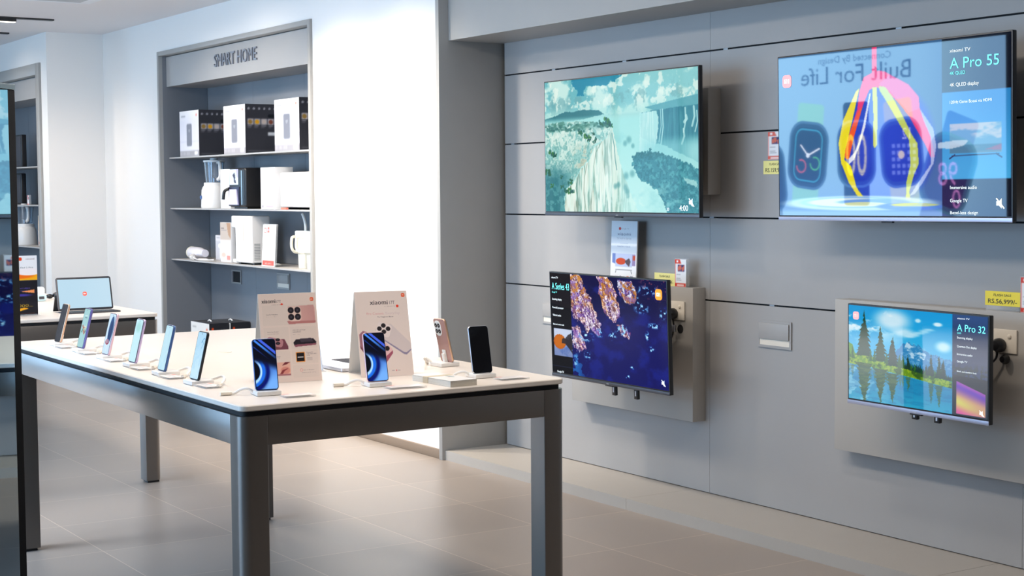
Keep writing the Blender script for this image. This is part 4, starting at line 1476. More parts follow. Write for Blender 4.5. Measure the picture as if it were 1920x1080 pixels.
ROW_C = [(.0, .054, .008), (.012, .075, .016), (.040, .088, .024), (.072, .082, .018), (.095, .062, .0062), (.112, .05, .0062)]
FR_C = [(-.035, .03, .008), (-.055, .035, .020), (-.075, .045, .016), (-.092, .05, .0062), (-.105, .05, .0062)]
LILAC = mat('lilac_metal', (0.62, 0.52, 0.80), 0.3, metal=0.5)
VIOLET = mat('violet_metal', (0.16, 0.15, 0.42), 0.3, metal=0.4)
PINK = mat('pink_metal', (0.80, 0.55, 0.62), 0.3, metal=0.4)
BLUEM = mat('blue_metal', (0.08, 0.16, 0.38), 0.3, metal=0.5)
PALEB = mat('pale_back_glass', (0.75, 0.78, 0.80), 0.2, coat=0.4)
row = [
    (-6.559, 1.973, 0, 14.9, GOLD, GOLD, 0, 'switched-off phone with a golden edge, farthest in the left table row'),
    (-6.248, 1.971, 0, 14.2, VIOLET, VIOLET, 1, 'phone with a violet edge showing a patchwork picture, second farthest in the left table row'),
    (-5.926, 1.967, 0, 14.5, PINK, PINK, 2, 'phone with a pink edge showing a dark round shape on pale blue'),
    (-5.592, 1.957, 0, 13.7, LILAC, LILAC, 3, 'phone with a lilac edge and a plain pale aqua screen'),
    (-5.268, 1.949, -2, 13.8, BLUEM, PALEB, 4, 'phone with a blue edge, pale back and plain light blue screen'),
    (-4.948, 1.944, 0, 13.4, BLACK, PALEB, 5, 'phone with thick black edge and pale blue screen, nearest in the left table row'),
]
slab_names = ['below the switched-off gold-edged phone', 'below the violet-edged phone', 'below the pink-edged phone', 'below the lilac-edged phone', 'below the blue-edged pale phone', 'below the black-edged pale phone']
for x, y, yaw, ti, fr, bk, k, lab in row:
    phone(lab, x, y, yaw, ti, fr, bk, art_phone_pale(k))
    phone_stand('white security stand with curled cord ' + slab_names[k], x, y, yaw, ti, ROW_C)
waves = art_phone_waves()
phone('phone with glowing blue swirl screen in front of the picture-grid board', -4.541, 2.030, 82, 13, BLUEM, BLUEM, waves)
phone_stand('white security stand below the blue swirl phone nearest the table corner', -4.541, 2.030, 82, 13, FR_C)
phone('phone with glowing blue swirl screen and pale pink edge in front of the right board', -4.532, 2.422, 84, 14, PINK, PINK, waves)
phone_stand('white security stand below the pink-edged blue swirl phone', -4.532, 2.422, 84, 14, FR_C)
phone('phone with black blank screen and silver edge at the right end of the table', -4.530, 2.828, 86, 13, SILVER, PALEB, None)
phone_stand('white security stand below the blank black phone', -4.530, 2.828, 86, 13, FR_C)
phone('rose gold phone seen from behind, with four round camera lenses', -4.923, 2.925, 182, 12.7, GOLD, ROSE, None, camera=True)
phone_stand('white security stand holding the rose gold phone from behind', -4.923, 2.925, 182, 12.7, [(0.03, .05, .008), (.055, .06, .026), (.08, .055, .022), (.10, .03, .0062), (.12, .02, .0062)])


# clear price blocks lying by the phones
def price_block(label, x, y, rz, w_=.105, d_=.062):
    t = thing('price_block', label, 'price block', (x, y, .9103), (0, 0, rz), 'clear price blocks lying on the near table')
    MB().box(-w_ / 2, w_ / 2, -d_ / 2, d_ / 2, 0, .006, .001).build('acrylic_block', ACRYL, t)
    A = Art(30, 18, (240, 234, 230))
    A.rect(0, .25, 0, .18, (232, 160, 150))
    A.rect(.4, .9, .1, .16, (190, 180, 180))
    A.rect(.1, .7, .4, .46, (170, 164, 166))
    A.rect(.1, .6, .6, .65, (190, 184, 184))
    A.rect(.7, .95, .84, .92, (232, 176, 168))
    painted('price_card', A, w_ * .94, d_ * .9, t, MATS['printed_board'], 0, -d_ * .45, .0064, (-PI / 2, 0, 0))
    return t


for k, (x, y, yaw, ti, fr, bk, i, lab) in enumerate(row):
    price_block('clear price block lying to the right of the stand ' + slab_names[k], x + (.105 if k < 5 else .10), y + (.0 if k < 5 else .012), .02)
price_block('clear price block lying in front of the corner swirl phone', -4.455, 2.095, PI / 2 - .1, .10)
price_block('clear price block lying in front of the pink-edged swirl phone', -4.447, 2.475, PI / 2 - .1, .13)
price_block('clear price block lying in front of the blank black phone', -4.440, 2.885, PI / 2 - .05, .11)


# ================================================================== folded boards on the near table
def a_board(label, x, y, yaw, tilt, w_, h_, art, extras):
    t = thing('table_tent', label, 'advertising board', (x, y, .9105), (0, 0, math.radians(yaw)), 'folded boards on the near table')
    th = math.radians(tilt)
    Mf = Matrix.Rotation(-th, 4, 'X')
    top = Vector((0, h_ * math.sin(th), h_ * math.cos(th)))
    MB().box(-w_ / 2, w_ / 2, 0, .0015, 0, h_, 0, Mf).build('front_panel', PAPER, t)
    p = painted('print', art, w_, h_, t, MATS['printed_board'], 0, -.0006, 0, (-th, 0, 0))
    dep = 2 * top.y
    MB().add([(-w_ / 2, top.y + .0012, top.z), (w_ / 2, top.y + .0012, top.z), (w_ / 2, dep, 0), (-w_ / 2, dep, 0),
              (-w_ / 2, top.y + .0028, top.z), (w_ / 2, top.y + .0028, top.z), (w_ / 2, dep + .0016, 0), (-w_ / 2, dep + .0016, 0)],
             [(0, 1, 2, 3), (7, 6, 5, 4), (0, 3, 7, 4), (1, 5, 6, 2), (0, 4, 5, 1), (3, 2, 6, 7)]).build('back_panel', PAPER, t)
    return t


def cam4(A, cu, cv, r, asp, col=(30, 28, 34), ring=None):
    for dx, dy in ((-1, -1), (1, -1), (-1, 1), (1, 1)):
        if ring:
            A.ell(cu + dx * r * 1.25, cv + dy * r * 1.25 * asp, r * 1.15, r * 1.15 * asp, ring, 1, .1)
        A.ell(cu + dx * r * 1.25, cv + dy * r * 1.25 * asp, r, r * asp, col, 1, .1)
        A.ell(cu + dx * r * 1.25, cv + dy * r * 1.25 * asp, r * .45, r * .45 * asp, (70, 64, 76), 1, .3)


def mi(A, cu, cv, s, asp):
    A.rr(cu, cv, s, s * asp, s * asp * .6, (242, 84, 34), 0, 1 / 1.0 * asp)
    A.rect(cu - s * .5, cu - s * .3, cv - s * asp * .35, cv + s * asp * .35, (252, 236, 226))
    A.rect(cu - s * .5, cu + s * .15, cv - s * asp * .35, cv - s * asp * .15, (252, 236, 226))
    A.rect(cu - s * .02, cu + s * .15, cv - s * asp * .35, cv + s * asp * .35, (252, 236, 226))
    A.rect(cu + s * .35, cu + s * .55, cv - s * asp * .35, cv + s * asp * .35, (252, 236, 226))


BG = (240, 222, 212)
asp1 = .204 / .303
A = Art(190, 282, BG)
A.aspect = asp1
A.text('xiaomi', .055, .105, .044, (20, 18, 22), w=.235)
A.text('xiaomi', .058, .105, .044, (20, 18, 22), w=.235)
A.text('17T', .305, .105, .031, (90, 76, 78), w=.085)
A.text('co-engineered with', .225, .128, .009, (120, 100, 100), w=.15)
A.ell(.40, .124, .020, .020 * asp1, (236, 60, 30))
mi(A, .925, .075, .030, asp1)
cell = (234, 218, 208)
A.rr(.51, .245, .455, .115, .012, cell, 0, asp1)
A.rr(.27, .505, .215, .125, .012, cell, 0, asp1)
A.rr(.735, .505, .225, .125, .012, cell, 0, asp1)
A.rr(.27, .79, .215, .145, .012, cell, 0, asp1)
A.rr(.735, .72, .225, .080, .012, cell, 0, asp1)
A.rr(.735, .885, .225, .070, .012, cell, 0, asp1)
A.text('Leica 5x Telephoto', .12, .240, .010, (60, 44, 50), w=.20)
A.text('See farther, shoot clearer', .12, .262, .007, (140, 120, 120), w=.18)
# phone back, top cell
A.poly([(.50, .150), (.945, .140), (.965, .17), (.965, .335), (.50, .335)], (226, 178, 170))
A.blend(A.poly([(.50, .150), (.945, .140), (.965, .335), (.50, .335)]) * ss(.6, 1, A.u) * .5, (196, 140, 140))
A.poly([(.47, .315), (.965, .320), (.965, .345), (.50, .350)], (196, 130, 128))
A.rr(.61, .235, .115, .085, .04, (240, 212, 200), .0, asp1)
cam4(A, .605, .232, .046, asp1, (34, 28, 36), (70, 60, 64))
# second row
A.text('Leica Live Portrait', .12, .435, .010, (60, 44, 50), w=.19)
A.text('Moments that move', .12, .455, .007, (140, 120, 120), w=.19)
A.poly([(.10, .52), (.40, .515), (.46, .60), (.46, .63), (.10, .635)], (126, 74, 86))
A.rr(.235, .545, .14, .045, .03, (196, 140, 146), .25, asp1)
cam4(A, .235, .540, .040, asp1 * .6, (40, 26, 36))
A.text('6500mAh Super Power', .555, .425, .010, (60, 44, 50), w=.22)
A.text('Lasting Battery', .555, .445, .010, (60, 44, 50), w=.14)
A.text('67W Super Charge', .555, .472, .007, (140, 120, 120), w=.12)
A.poly([(.55, .56), (.60, .525), (.90, .52), (.95, .56), (.94, .59), (.57, .60)], (44, 38, 46))
A.poly([(.56, .585), (.95, .575), (.94, .595), (.58, .61)], (150, 90, 104))
A.poly([(.66, .52), (.86, .515), (.90, .555), (.68, .56)], (74, 64, 76))
# third
A.text('4K Ultra Clear', .12, .715, .010, (60, 44, 50), w=.19)
A.text('Video in the dark', .12, .735, .007, (140, 120, 120), w=.18)
A.rect(.10, .47, .775, .905, (240, 188, 168))
A.ell(.38, .865, .08, .04, (226, 150, 136), 1, .2)
A.poly([(.33, .81), (.38, .775), (.47, .775), (.40, .80)], (120, 50, 60))
A.poly([(.28, .905), (.33, .86), (.44, .84), (.36, .875), (.33, .905)], (150, 64, 66))
A.rect(.10, .47, .905, .925, (178, 116, 122))
A.rr(.655, .725, .078, .056, .006, (246, 160, 70), 0, asp1)
A.rr(.655, .725, .066, .048, .004, (36, 32, 36), 0, asp1)
A.rect(.605, .705, .722, .732, (230, 226, 226))
A.text('Powerful', .765, .680, .009, (60, 44, 50), w=.11)
A.text('Dimensity Ultra', .765, .697, .009, (60, 44, 50), w=.17)
A.text('chip', .765, .713, .009, (60, 44, 50), w=.05)
for k in range(3):
    A.rect(.765, .86, .735 + k * .012, .738 + k * .012, (170, 150, 150))
A.rr(.655, .872, .025, .025 * asp1, .016, (236, 150, 140), .8, asp1, 1, .004)
A.text('Search Support', .69, .878, .010, (90, 70, 80), w=.19)
A.text('Circle to search anything', .66, .905, .006, (150, 130, 130), w=.24)
a_board('folded pale pink board with a grid of small phone pictures and captions', -4.804, 2.243, 82.8, 11.5, .204, .303, A, None)

asp2 = .190 / .303
A = Art(190, 290, (238, 222, 214))
A.aspect = asp2
mi(A, .925, .052, .034, asp2)
A.text('xiaomi', .28, .155, .052, (40, 30, 40), w=.34)
A.text('xiaomi', .284, .155, .052, (40, 30, 40), w=.34)
A.text('17T', .655, .155, .038, (70, 56, 64), w=.10)
A.text('co-engineered with', .55, .183, .009, (140, 120, 120), w=.21)
A.ell(.80, .180, .026, .026 * asp2, (236, 60, 30))
A.text('Pro Camera.', .205, .275, .028, (220, 140, 140), w=.33)
A.text('Everyday', .565, .275, .028, (214, 190, 194), w=.27)
A.text('The Telephoto Master', .40, .310, .014, (60, 44, 50), w=.31)
# phones drawn on the board
A.poly([(.33, .45), (.53, .40), (.64, .385), (.99, .62), (.99, .70), (.90, .745), (.85, .745), (.40, .53)], (222, 208, 206))
A.poly([(.85, .725), (.90, .73), (.99, .69), (.99, .705), (.90, .755), (.85, .75), (.44, .56), (.44, .545)], (150, 140, 168))
A.rr(.50, .455, .135, .075, .03, (240, 226, 222), .35, asp2)
for cu, cv in ((.50, .405), (.42, .44), (.585, .445), (.50, .478)):
    A.ell(cu, cv, .044, .026, (34, 28, 34), 1, .1)
A.poly([(.03, .50), (.10, .46), (.16, .47), (.28, .52), (.28, .78), (.12, .72), (.03, .64)], (166, 112, 124))
A.poly([(.03, .63), (.12, .71), (.28, .765), (.28, .79), (.11, .735), (.03, .66)], (120, 66, 84))
A.poly([(.30, .70), (.52, .61), (.63, .68), (.64, .72), (.50, .83), (.40, .87), (.30, .84)], (236, 196, 196))
A.poly([(.44, .80), (.635, .70), (.64, .73), (.50, .84), (.42, .87)], (170, 90, 110))
for cu, cv in ((.46, .64), (.40, .67), (.535, .675), (.45, .715)):
    A.ell(cu, cv, .046, .028, (34, 28, 34), 1, .1)
for k, cu in enumerate((.46, .59, .70)):
    A.rect(cu, cu + .05, .931, .937, (110, 90, 100))
A.ell(.675, .934, .012, .008, (220, 100, 110))
a_board('folded pale pink board with one large heading and three drawn phones', -4.757, 2.580, 77.8, 16.3, .190, .303, A, None)

# ------------------------------------------------------------------ leaflets, laptop and brochure
t = thing('leaflet_stack', 'thick stack of white leaflets lying between the right board and the blank phone', 'leaflets', (-4.483, 2.645, .9103), (0, 0, .04))
m = MB()
for k in range(9):
    j = random.uniform(-.0012, .0012)
    m.box(-.118 + j, .118 + j, -.052 - j, .052 - j, k * .0022, k * .0022 + .0019)
m.build('leaflets', mat('cream_leaflet_paper', (0.80, 0.75, 0.66), 0.7), t)
A = Art(70, 32, (240, 236, 232))
A.poly([(.38, .30), (.55, .22), (.62, .30), (.44, .38)], (130, 160, 160))
A.ell(.52, .34, .02, .03, (60, 70, 80))
A.text('Trade in', .62, .62, .12, (220, 120, 110), w=.1)
painted('top_leaflet', A, .236, .104, t, MATS['printed_board'], 0, -.052, .0206, (-PI / 2, 0, 0))
MB().box(-.05, -.02, -.0532, .0532, -.0001, .0210).build('paper_band', mat('tan_paper_band', (0.60, 0.52, 0.38), 0.7), t)

t = thing('laptop', 'open silver laptop behind the two folded boards', 'laptop', (-5.115, 2.61, .9103), (0, 0, 0))
MB().zprism(rpts(-.155, .155, -.105, .105, .012), .002, .013).build('base', SILVER, t)
MB().zprism(rpts(-.150, .150, -.100, .100, .012), 0, .002).build('underside', BLACK, t)
m = MB()
for r in range(5):
    for c_ in range(13):
        m.box(-.138 + c_ * .0213, -.138 + c_ * .0213 + .0185, .000 + r * .0182, .0155 + r * .0182, .0131, .0142)
m.build('keyboard', FABRIC_GREY, t)
MB().box(-.045, .045, -.09, -.02, .0131, .0134).build('trackpad', SILVER, t)
Ml = Matrix.Translation((0, .103, .013)) @ Matrix.Rotation(-.28, 4, 'X')
lid = MB().rrect(-.155, .155, 0, .205, .010, 0, .005, .001, Ml).build('lid', SILVER, t)
A = Art(60, 40, (196, 206, 240))
A.ell(.25, .35, .2, .3, (150, 110, 200), .9, .5)
A.ell(.15, .5, .12, .25, (230, 130, 160), .9, .6)
A.blend(ss(.5, 1, A.u) * .7, (150, 190, 240))
sp = painted('screen', A, .295, .19, t, MATS['phone_picture'], 0, .103 + .2 * 0 - .0012, .013 + .008, (-.28, 0, 0))
t = thing('brochure', 'narrow white brochure standing edge-on between the two folded boards', 'brochure', (-5.055, 2.470, .9103), (0, 0, 2.84))
Mb = Matrix.Rotation(.12, 4, 'Y')
MB().box(-.045, .045, -.001, .001, 0.004, .205, .0004, Matrix.Rotation(-.12, 4, 'X')).build('sheet', mat('pale_blue_paper', (0.55, 0.64, 0.76), 0.5), t)  # white sheet; the blue tint stands for its bluish shading
MB().box(-.045, .045, -.012, .012, 0, .006, .001).build('holder', ACRYL, t)

# ================================================================== things on the far table
t = thing('tablet', 'tablet with pale blue screen and red badge standing in its keyboard case', 'tablet', (-8.35, 2.676, .921), (0, 0, PI / 2))
Mt = Matrix.Rotation(-math.radians(14), 4, 'X')
MB().rrect(-.152, .152, 0, .182, .012, 0, .007, .0015, Mt).build('body', DKMETAL, t)
A = Art(90, 58, (190, 222, 240))
A.blend(ss(.2, 1, A.u) * .4, (206, 230, 244))
g = painted('screen', A, .286, .160, t, MATS['phone_picture'], 0, -.0012 + .011 * math.sin(math.radians(14)), .011, (-math.radians(14), 0, 0))
bd = badge(g, 0.0, .078, .022, -.0008, glow('red_screen_light', (0.75, 0.06, 0.03), 0.9), glow('white_screen_light', (0.82, 0.90, 0.92), 0.8))
MB().box(-.152, .152, -.115, .0, -.0105, -.003, .002).build('keyboard', FABRIC_GREY, t)
m = MB()
for r in range(5):
    for c_ in range(13):
        m.box(-.140 + c_ * .0216, -.140 + c_ * .0216 + .0185, -.108 + r * .0195, -.108 + r * .0195 + .016, -.003, -.0015)
m.build('keys', DKMETAL, t)
MB().box(-.152, .152, .004, .012, -.0105, .09, .001, Matrix.Translation((0, .085, 0)) @ Matrix.Rotation(.45, 4, 'X')).build('case_back', BLACK, t)

t = thing('upright_board', 'slim upright board with orange and black pictures on the far table', 'advertising board', (-8.31, 2.315, .9103), (0, 0, PI / 2))
asp = .175 / .315
A = Art(90, 160, (236, 236, 238))
A.aspect = asp
A.text('REDMI Pad 2 Pro', .20, .21, .022, (60, 60, 66), w=.68)
A.rect(.2, .55, .235, .245, (160, 160, 166))
A.rr(.50, .055, .05, .05 * asp, .02, (230, 70, 30), 0, asp)
A.text('xiaomi', .66, .065, .022, (90, 50, 50), w=.26)
A.rect(-.01, 1.01, .30, .415, (246, 176, 20))
A.ell(.35, .34, .55, .045, (240, 110, 20), 1, .3)
A.poly([(-.01, .26), (.2, .28), (.3, .31), (-.01, .33)], (60, 56, 60))
A.ell(.75, .27, .4, .06, (244, 236, 236), 1, .1)
A.rect(-.01, 1.01, .415, 1.01, (26, 26, 34))
A.text('Immersive', .22, .555, .024, (110, 90, 220), w=.56)
A.text('sound', .38, .595, .022, (110, 90, 220), w=.3)
A.poly([(.12, .58), (.5, .60), (.12, .63)], (236, 190, 150))
A.poly([(.9, .57), (.5, .60), (.9, .63)], (240, 150, 90))
A.ell(.5, .66, .3, .02, (70, 60, 170), .8, .5)
A.text('12000', .24, .86, .045, (250, 200, 40), w=.48)
A.text('mAh', .75, .86, .02, (250, 200, 40), w=.1)
A.poly([(.25, .90), (.6, .87), (.72, .89), (.38, .94)], (246, 170, 30))
A.rect(.1, .9, .965, .972, (120, 60, 40))
painted('print', A, .175, .315, t, MATS['printed_board'], 0, -.0035, 0)
MB().box(-.0875, .0875, -.003, .002, 0, .315, .0005).build('board', PAPER, t)
MB().box(-.095, .095, -.02, .06, 0, .006, .001).build('foot', ACRYL, t)

t = thing('earbud_case', 'pale blue open earbud case between the far board and tablet', 'earbud case', (-9.36, 2.722, .9103), (0, 0, PI / 2))
MB().rrect(-.032, .032, 0, .045, .018, -.03, .012, .008).build('case_body', mat('pale_aqua_plastic', (0.62, 0.80, 0.82), 0.3), t)
MB().rrect(-.032, .032, .03, .085, .018, .008, .022, .006).build('case_lid', WPLASTIC, t)
MB().box(-.016, .016, -.031, -.028, .012, .030, .003).build('case_window', DKMETAL, t)
t = thing('earbuds', 'pair of black open earbuds on the far table left of the tablet', 'earbuds', (-9.50, 2.845, .9103), (0, 0, PI / 2))
for dx, r in ((-.025, .018), (.022, .024)):
    Me = Matrix.Translation((dx, 0, r * .95)) @ Matrix.Diagonal((1.25, 1, .8, 1))
    prof = [(max(.0005, r * math.sin(PI * k / 10)), -r * math.cos(PI * k / 10)) for k in range(11)]
    MB().lathe(prof, 20, Me).build('earbud', BLACK, t)
t = thing('charging_cable', 'thin white cable looping on the far table near the dark earbuds', 'cable', (-9.3, 2.6, .9165), (0, 0, 0))
MB().tube([(0, 0, 0), (-.1, .1, 0), (-.25, .12, 0), (-.4, .2, .0), (-.5, .36, 0), (-.35, .42, 0)], .004).build('cord', WPLASTIC, t)

# ================================================================== goods in the main cabinet
SH1, SH2, SH3 = 1.8385, 1.4305, 1.0185


def carton_front(seed):
    A = Art(46, 44, (226, 224, 232))
    A.blend(ss(.3, .0, A.v), (238, 236, 236))
    A.rect(-.01, 1.01, .66, .68, (206, 206, 216), .6)
    A.rr(.50, .53, .135, .245, .05, (128, 130, 140), 0, 1.1)
    A.rect(.37, .63, .35, .36, (90, 92, 100))
    A.text('88', .50, .46, .05, (236, 236, 240), w=.06, align='C')
    A.rect(.08, .3, .10, .12, (150, 150, 160))
    A.rect(.08, .4, .14, .155, (180, 180, 186))
    A.rect(.86, .91, .07, .13, (232, 90, 60))
    A.rect(-.01, 1.01, .875, 1.01, (166, 162, 166))
    for k in range(8):
        A.rect(.04 + k * .06, .07 + k * .06, .90, .97, (190, 186, 190))
    A.rect(.76, .92, .90, .96, (246, 246, 240))
    return A


def carton_side(seed):
    A = Art(44, 60, (54, 55, 62))
    for k in range(6):
        A.ell(.09 + k * .145, .09, .03, .025, (150, 152, 160), 1, .3)
        A.rect(.06 + k * .145, .12 + k * .145, .125, .135, (110, 112, 120))
    cols = [(150, 120, 60), (220, 160, 30), (206, 190, 180), (130, 70, 50), (150, 60, 40)]
    for k in range(5):
        A.rect(.05 + k * .19, .21 + k * .19, .30, .41, (180, 176, 180))
        A.ell(.13 + k * .19, .36, .06, .045, cols[k], 1, .3)
        A.rect(.06 + k * .19, .18 + k * .19, .44, .45, (150, 150, 158))
        A.rect(.06 + k * .19, .15 + k * .19, .47, .48, (100, 100, 108))
    A.rr(.78, .24, .16, .035, .03, (14, 20, 26), 0, .7)
    if seed == 1:
        A.rect(.62, .94, .56, .64, (216, 220, 224))
    for k in range(5):
        A.rect(.05, .90, .80 + k * .035, .81 + k * .035, (104, 105, 112), .8)
    return A


for k, (x0, lab) in enumerate(((-12.012, 'charcoal and white carton at the left end of the top shelf'), (-11.112, 'charcoal and white carton with a sticker in the middle of the top shelf'), (-10.195, 'charcoal and white carton at the right end of the top shelf'))):
    Wd, Dp, Hh = .405, .29, .363
    t = thing('appliance_carton', lab, 'box', (x0 + Wd / 2, 4.645, SH1), (0, 0, 0), 'cartons on the top shelf')
    MB().box(-Wd / 2, Wd / 2, 0, Dp, 0, Hh, .001).build('carton', CARTON, t)
    painted('front_print', carton_front(k), Wd - .002, Hh - .002, t, MATS['printed_carton'], 0, -.001, .001)
    painted('side_print', carton_side(k), Dp - .002, Hh - .002, t, MATS['printed_carton'], Wd / 2 + .001, Dp / 2, .001, (0, 0, PI / 2))


def blender(label, x, y, z, s=1.0):
    t = thing('blender', label, 'blender', (x, y, z), (0, 0, 0), 'white jug blenders')
    MB().lathe([(.001, 0), (.092 * s, 0), (.095 * s, .01), (.090 * s, .14), (.082 * s, .165), (.074 * s, .175), (.072 * s, .20), (.001, .20)], 36).build('motor_base', WPLASTIC, t)
    MB().lathe([(.001, 0), (.015, 0), (.015, .008), (.001, .008)], 20).build('control_knob', BLUEM, t, (-.02, -.090 * s, .085), (PI / 2, 0, 0))
    j = MB().lathe([(.060 * s, .200), (.072 * s, .36), (.070 * s, .36), (.058 * s, .204), (.001, .204), (.001, .200)], 32).build('jug', CLEARP, t)
    MB().lathe([(.001, .361), (.076 * s, .361), (.076 * s, .375), (.03, .380), (.03, .392), (.001, .392)], 32).build('lid', WPLASTIC, t)
    MB().tube([(.072, 0, .355), (.115, 0, .352), (.122, 0, .30), (.118, 0, .245), (.075, 0, .225)], .014).build('handle', WPLASTIC, j)
    MB().lathe([(.001, .205), (.012, .205), (.01, .235), (.03, .238), (.001, .242)], 16).build('blade_hub', SILVER, j)
    return t


blender('white jug blender at the left end of the middle shelf', -11.62, 4.77, SH2, 1.12)


def carton(name, label, x0, x1, y0, d, z, h, m=WCARTON, group=None, art=None):
    t = thing(name, label, 'box', ((x0 + x1) / 2, y0, z), (0, 0, 0), group)
    MB().box(-(x1 - x0) / 2, (x1 - x0) / 2, 0, d, 0, h, .0012).build('carton', m, t)
    if art is not None:
        painted('front_print', art, (x1 - x0) - .004, h - .004, t, MATS['printed_carton'], 0, -.001, .002)
    return t


carton('slim_carton', 'plain white carton between the blender and the black air fryer', -11.33, -11.135, 4.70, .20, SH2, .30)
# black air fryer with a picture on its front
t = thing('air_fryer', 'black air fryer with pale lilac sleeve on the middle shelf', 'air fryer', (-10.93, 4.665, SH2))
MB().box(-.155, .155, 0, .27, .012, .305, .018, None, 4).build('housing', BLACK, t)
A = Art(30, 44, (206, 226, 246))
A.poly([(.4, .3), (.55, .25), (.7, .4), (.6, .6), (.75, .9), (.5, .85), (.45, .6)], (60, 60, 80), 1, (A.noise(4, 4, 2) * .2 - .1, A.noise(5, 4, 3) * .2 - .1))
A.poly([(.75, 0), (1, 0), (1, .6), (.85, .5)], (150, 130, 200), .6)
painted('top_picture', A, .165, .115, t, MATS['printed_carton'], -.050, -.002, .180)
d = MB().box(-.145, .055, -.006, .0, .020, .165, .003).build('drawer', mat('navy_plastic', (0.02, 0.024, 0.06), 0.3), t)
MB().prism([(-.125, .03), (.045, .03), (.02, .145), (-.105, .145)], -.016, -.0065).build('drawer_sleeve', mat('lilac_sleeve', (0.66, 0.62, 0.85), 0.4), d)
MB().tube([(-.13, -.008, .15), (-.165, -.03, .13), (-.18, -.035, .07)], .012).build('handle', BLACK, d)
MB().box(.085, .105, -.004, 0, .03, .285, .002).build('metal_strip', mat('steel_blue_strip', (0.35, 0.50, 0.60), 0.3, metal=0.5), t)
MB().box(-.12, .12, .03, .24, 0, .0125).build('foot', BLACK, t)

A = Art(40, 50, (244, 242, 242))
A.rect(.1, .2, .18, .35, (220, 214, 216))
A.rect(.08, .16, .91, .97, (120, 110, 130))
A.rect(.38, .85, .91, .97, (178, 166, 214))
A.ell(.2, .82, .12, .06, (250, 234, 226), 1, .4)
carton('slim_carton', 'tall white carton with lilac foot strip right of the air fryer', -10.495, -10.245, 4.665, .14, SH2, .30, WCARTON, None, A)
t = thing('microwave_oven', 'white microwave oven on the middle shelf by the cabinet edge', 'microwave', (-9.86, 4.70, SH2 + .0))
MB().box(-.355, .355, 0, .24, .015, .262, .006).build('housing', WPLASTIC, t)
dr = MB().box(-.350, .215, -.012, -.0005, .02, .257, .004).build('door', WPLASTIC, t)
MB().box(-.27, .13, -.0135, -.0118, .07, .21, .0005).build('door_window', mat('pale_grey_window', (0.72, 0.73, 0.76), 0.15), dr)
MB().tube([(.19, -.012, .05), (.19, -.032, .06), (.19, -.032, .21), (.19, -.012, .22)], .006).build('handle', SILVER, dr)
for z in (.085, .175):
    MB().lathe([(.001, 0), (.024, 0), (.022, .014), (.001, .014)], 24).build('dial', SILVER, t, (.285, -.001, z), (PI / 2, 0, 0))
for x in (-.3, .3):
    MB().box(x - .02, x + .02, .02, .2, 0, .0155).build('foot', BLACK, t)
t = thing('price_tag', 'small red tag on the shelf edge below the microwave', 'price label', (-10.06, 4.640, SH2), (0, 0, 0))
MB().box(-.04, .04, 0, .02, 0, .014, .001).build('tag', mat('red_tag', (0.8, 0.18, 0.12), 0.5), t)

# third shelf
t = thing('hair_dryer', 'white hair dryer lying on the lowest shelf with coiled cord', 'hair dryer', (-11.93, 4.74, SH3 + .0505))
Mh = Matrix.Rotation(PI / 2, 4, 'Y')
MB().lathe([(.001, -.115), (.040, -.115), (.047, -.11), (.048, -.02), (.046, .06), (.036, .12), (.030, .17), (.001, .17)], 32, Mh).build('barrel', mat('pearl_white_plastic', (0.80, 0.79, 0.86), 0.3, coat=0.3), t)
MB().lathe([(.046, -.118), (.0495, -.118), (.0495, -.10), (.046, -.10), (.001, -.106), (.001, -.108)], 32, Mh).build('air_inlet', CREAM, t)
MB().tube([(.03, -.045, -.015), (.10, -.09, -.028), (.17, -.10, -.031)], .018).build('handle', WPLASTIC, t)
MB().tube([(.17, -.10, -.031), (.24, -.09, -.043), (.30, -.04, -.043), (.24, -.02, -.043), (.20, -.07, -.041), (.28, -.10, -.043), (.36, -.08, -.043), (.42, -.03, -.043)], .005).build('cord', WPLASTIC, t)
for k, x0 in enumerate((-11.69, -11.495)):
    A = Art(22, 34, (200, 200, 206))
    A.rect(0, 1, 0, .22, (220, 218, 222))
    A.rect(.12, .5, .08, .12, (150, 150, 160))
    A.line([(.5, .9), (.5, .5)], .03, (236, 234, 230))
    A.ell(.5, .42, .22, .10, (240, 238, 236), 1, .2)
    carton('brush_carton', ['small grey carton with a shower-head picture, left one of the pair', 'small grey carton with a shower-head picture, right one of the pair'][k], x0, x0 + .185, 4.80, .10, SH3, .197, mat('grey_carton', (0.5, 0.5, 0.53), 0.5), 'small grey cartons on the lowest shelf', A)
A = Art(30, 64, (214, 206, 200))
A.rect(0, 1, 0, .43, (196, 182, 170))
A.poly([(.6, 0), (1, 0), (1, .43), (.75, .3)], (176, 140, 110))
A.rect(.1, .35, .13, .155, (70, 60, 60))
A.rect(.1, .6, .18, .2, (150, 140, 140))
A.rect(0, 1, .43, 1, (232, 226, 222))
A.ell(.3, .82, .2, .06, (230, 190, 170), .8, .4)
A.rect(.62, .92, .84, .95, (224, 150, 140))
carton('slim_carton', 'narrow tall carton with a brown picture left of the white dispenser', -11.325, -11.115, 4.69, .035, SH3, .305, WCARTON, None, A)
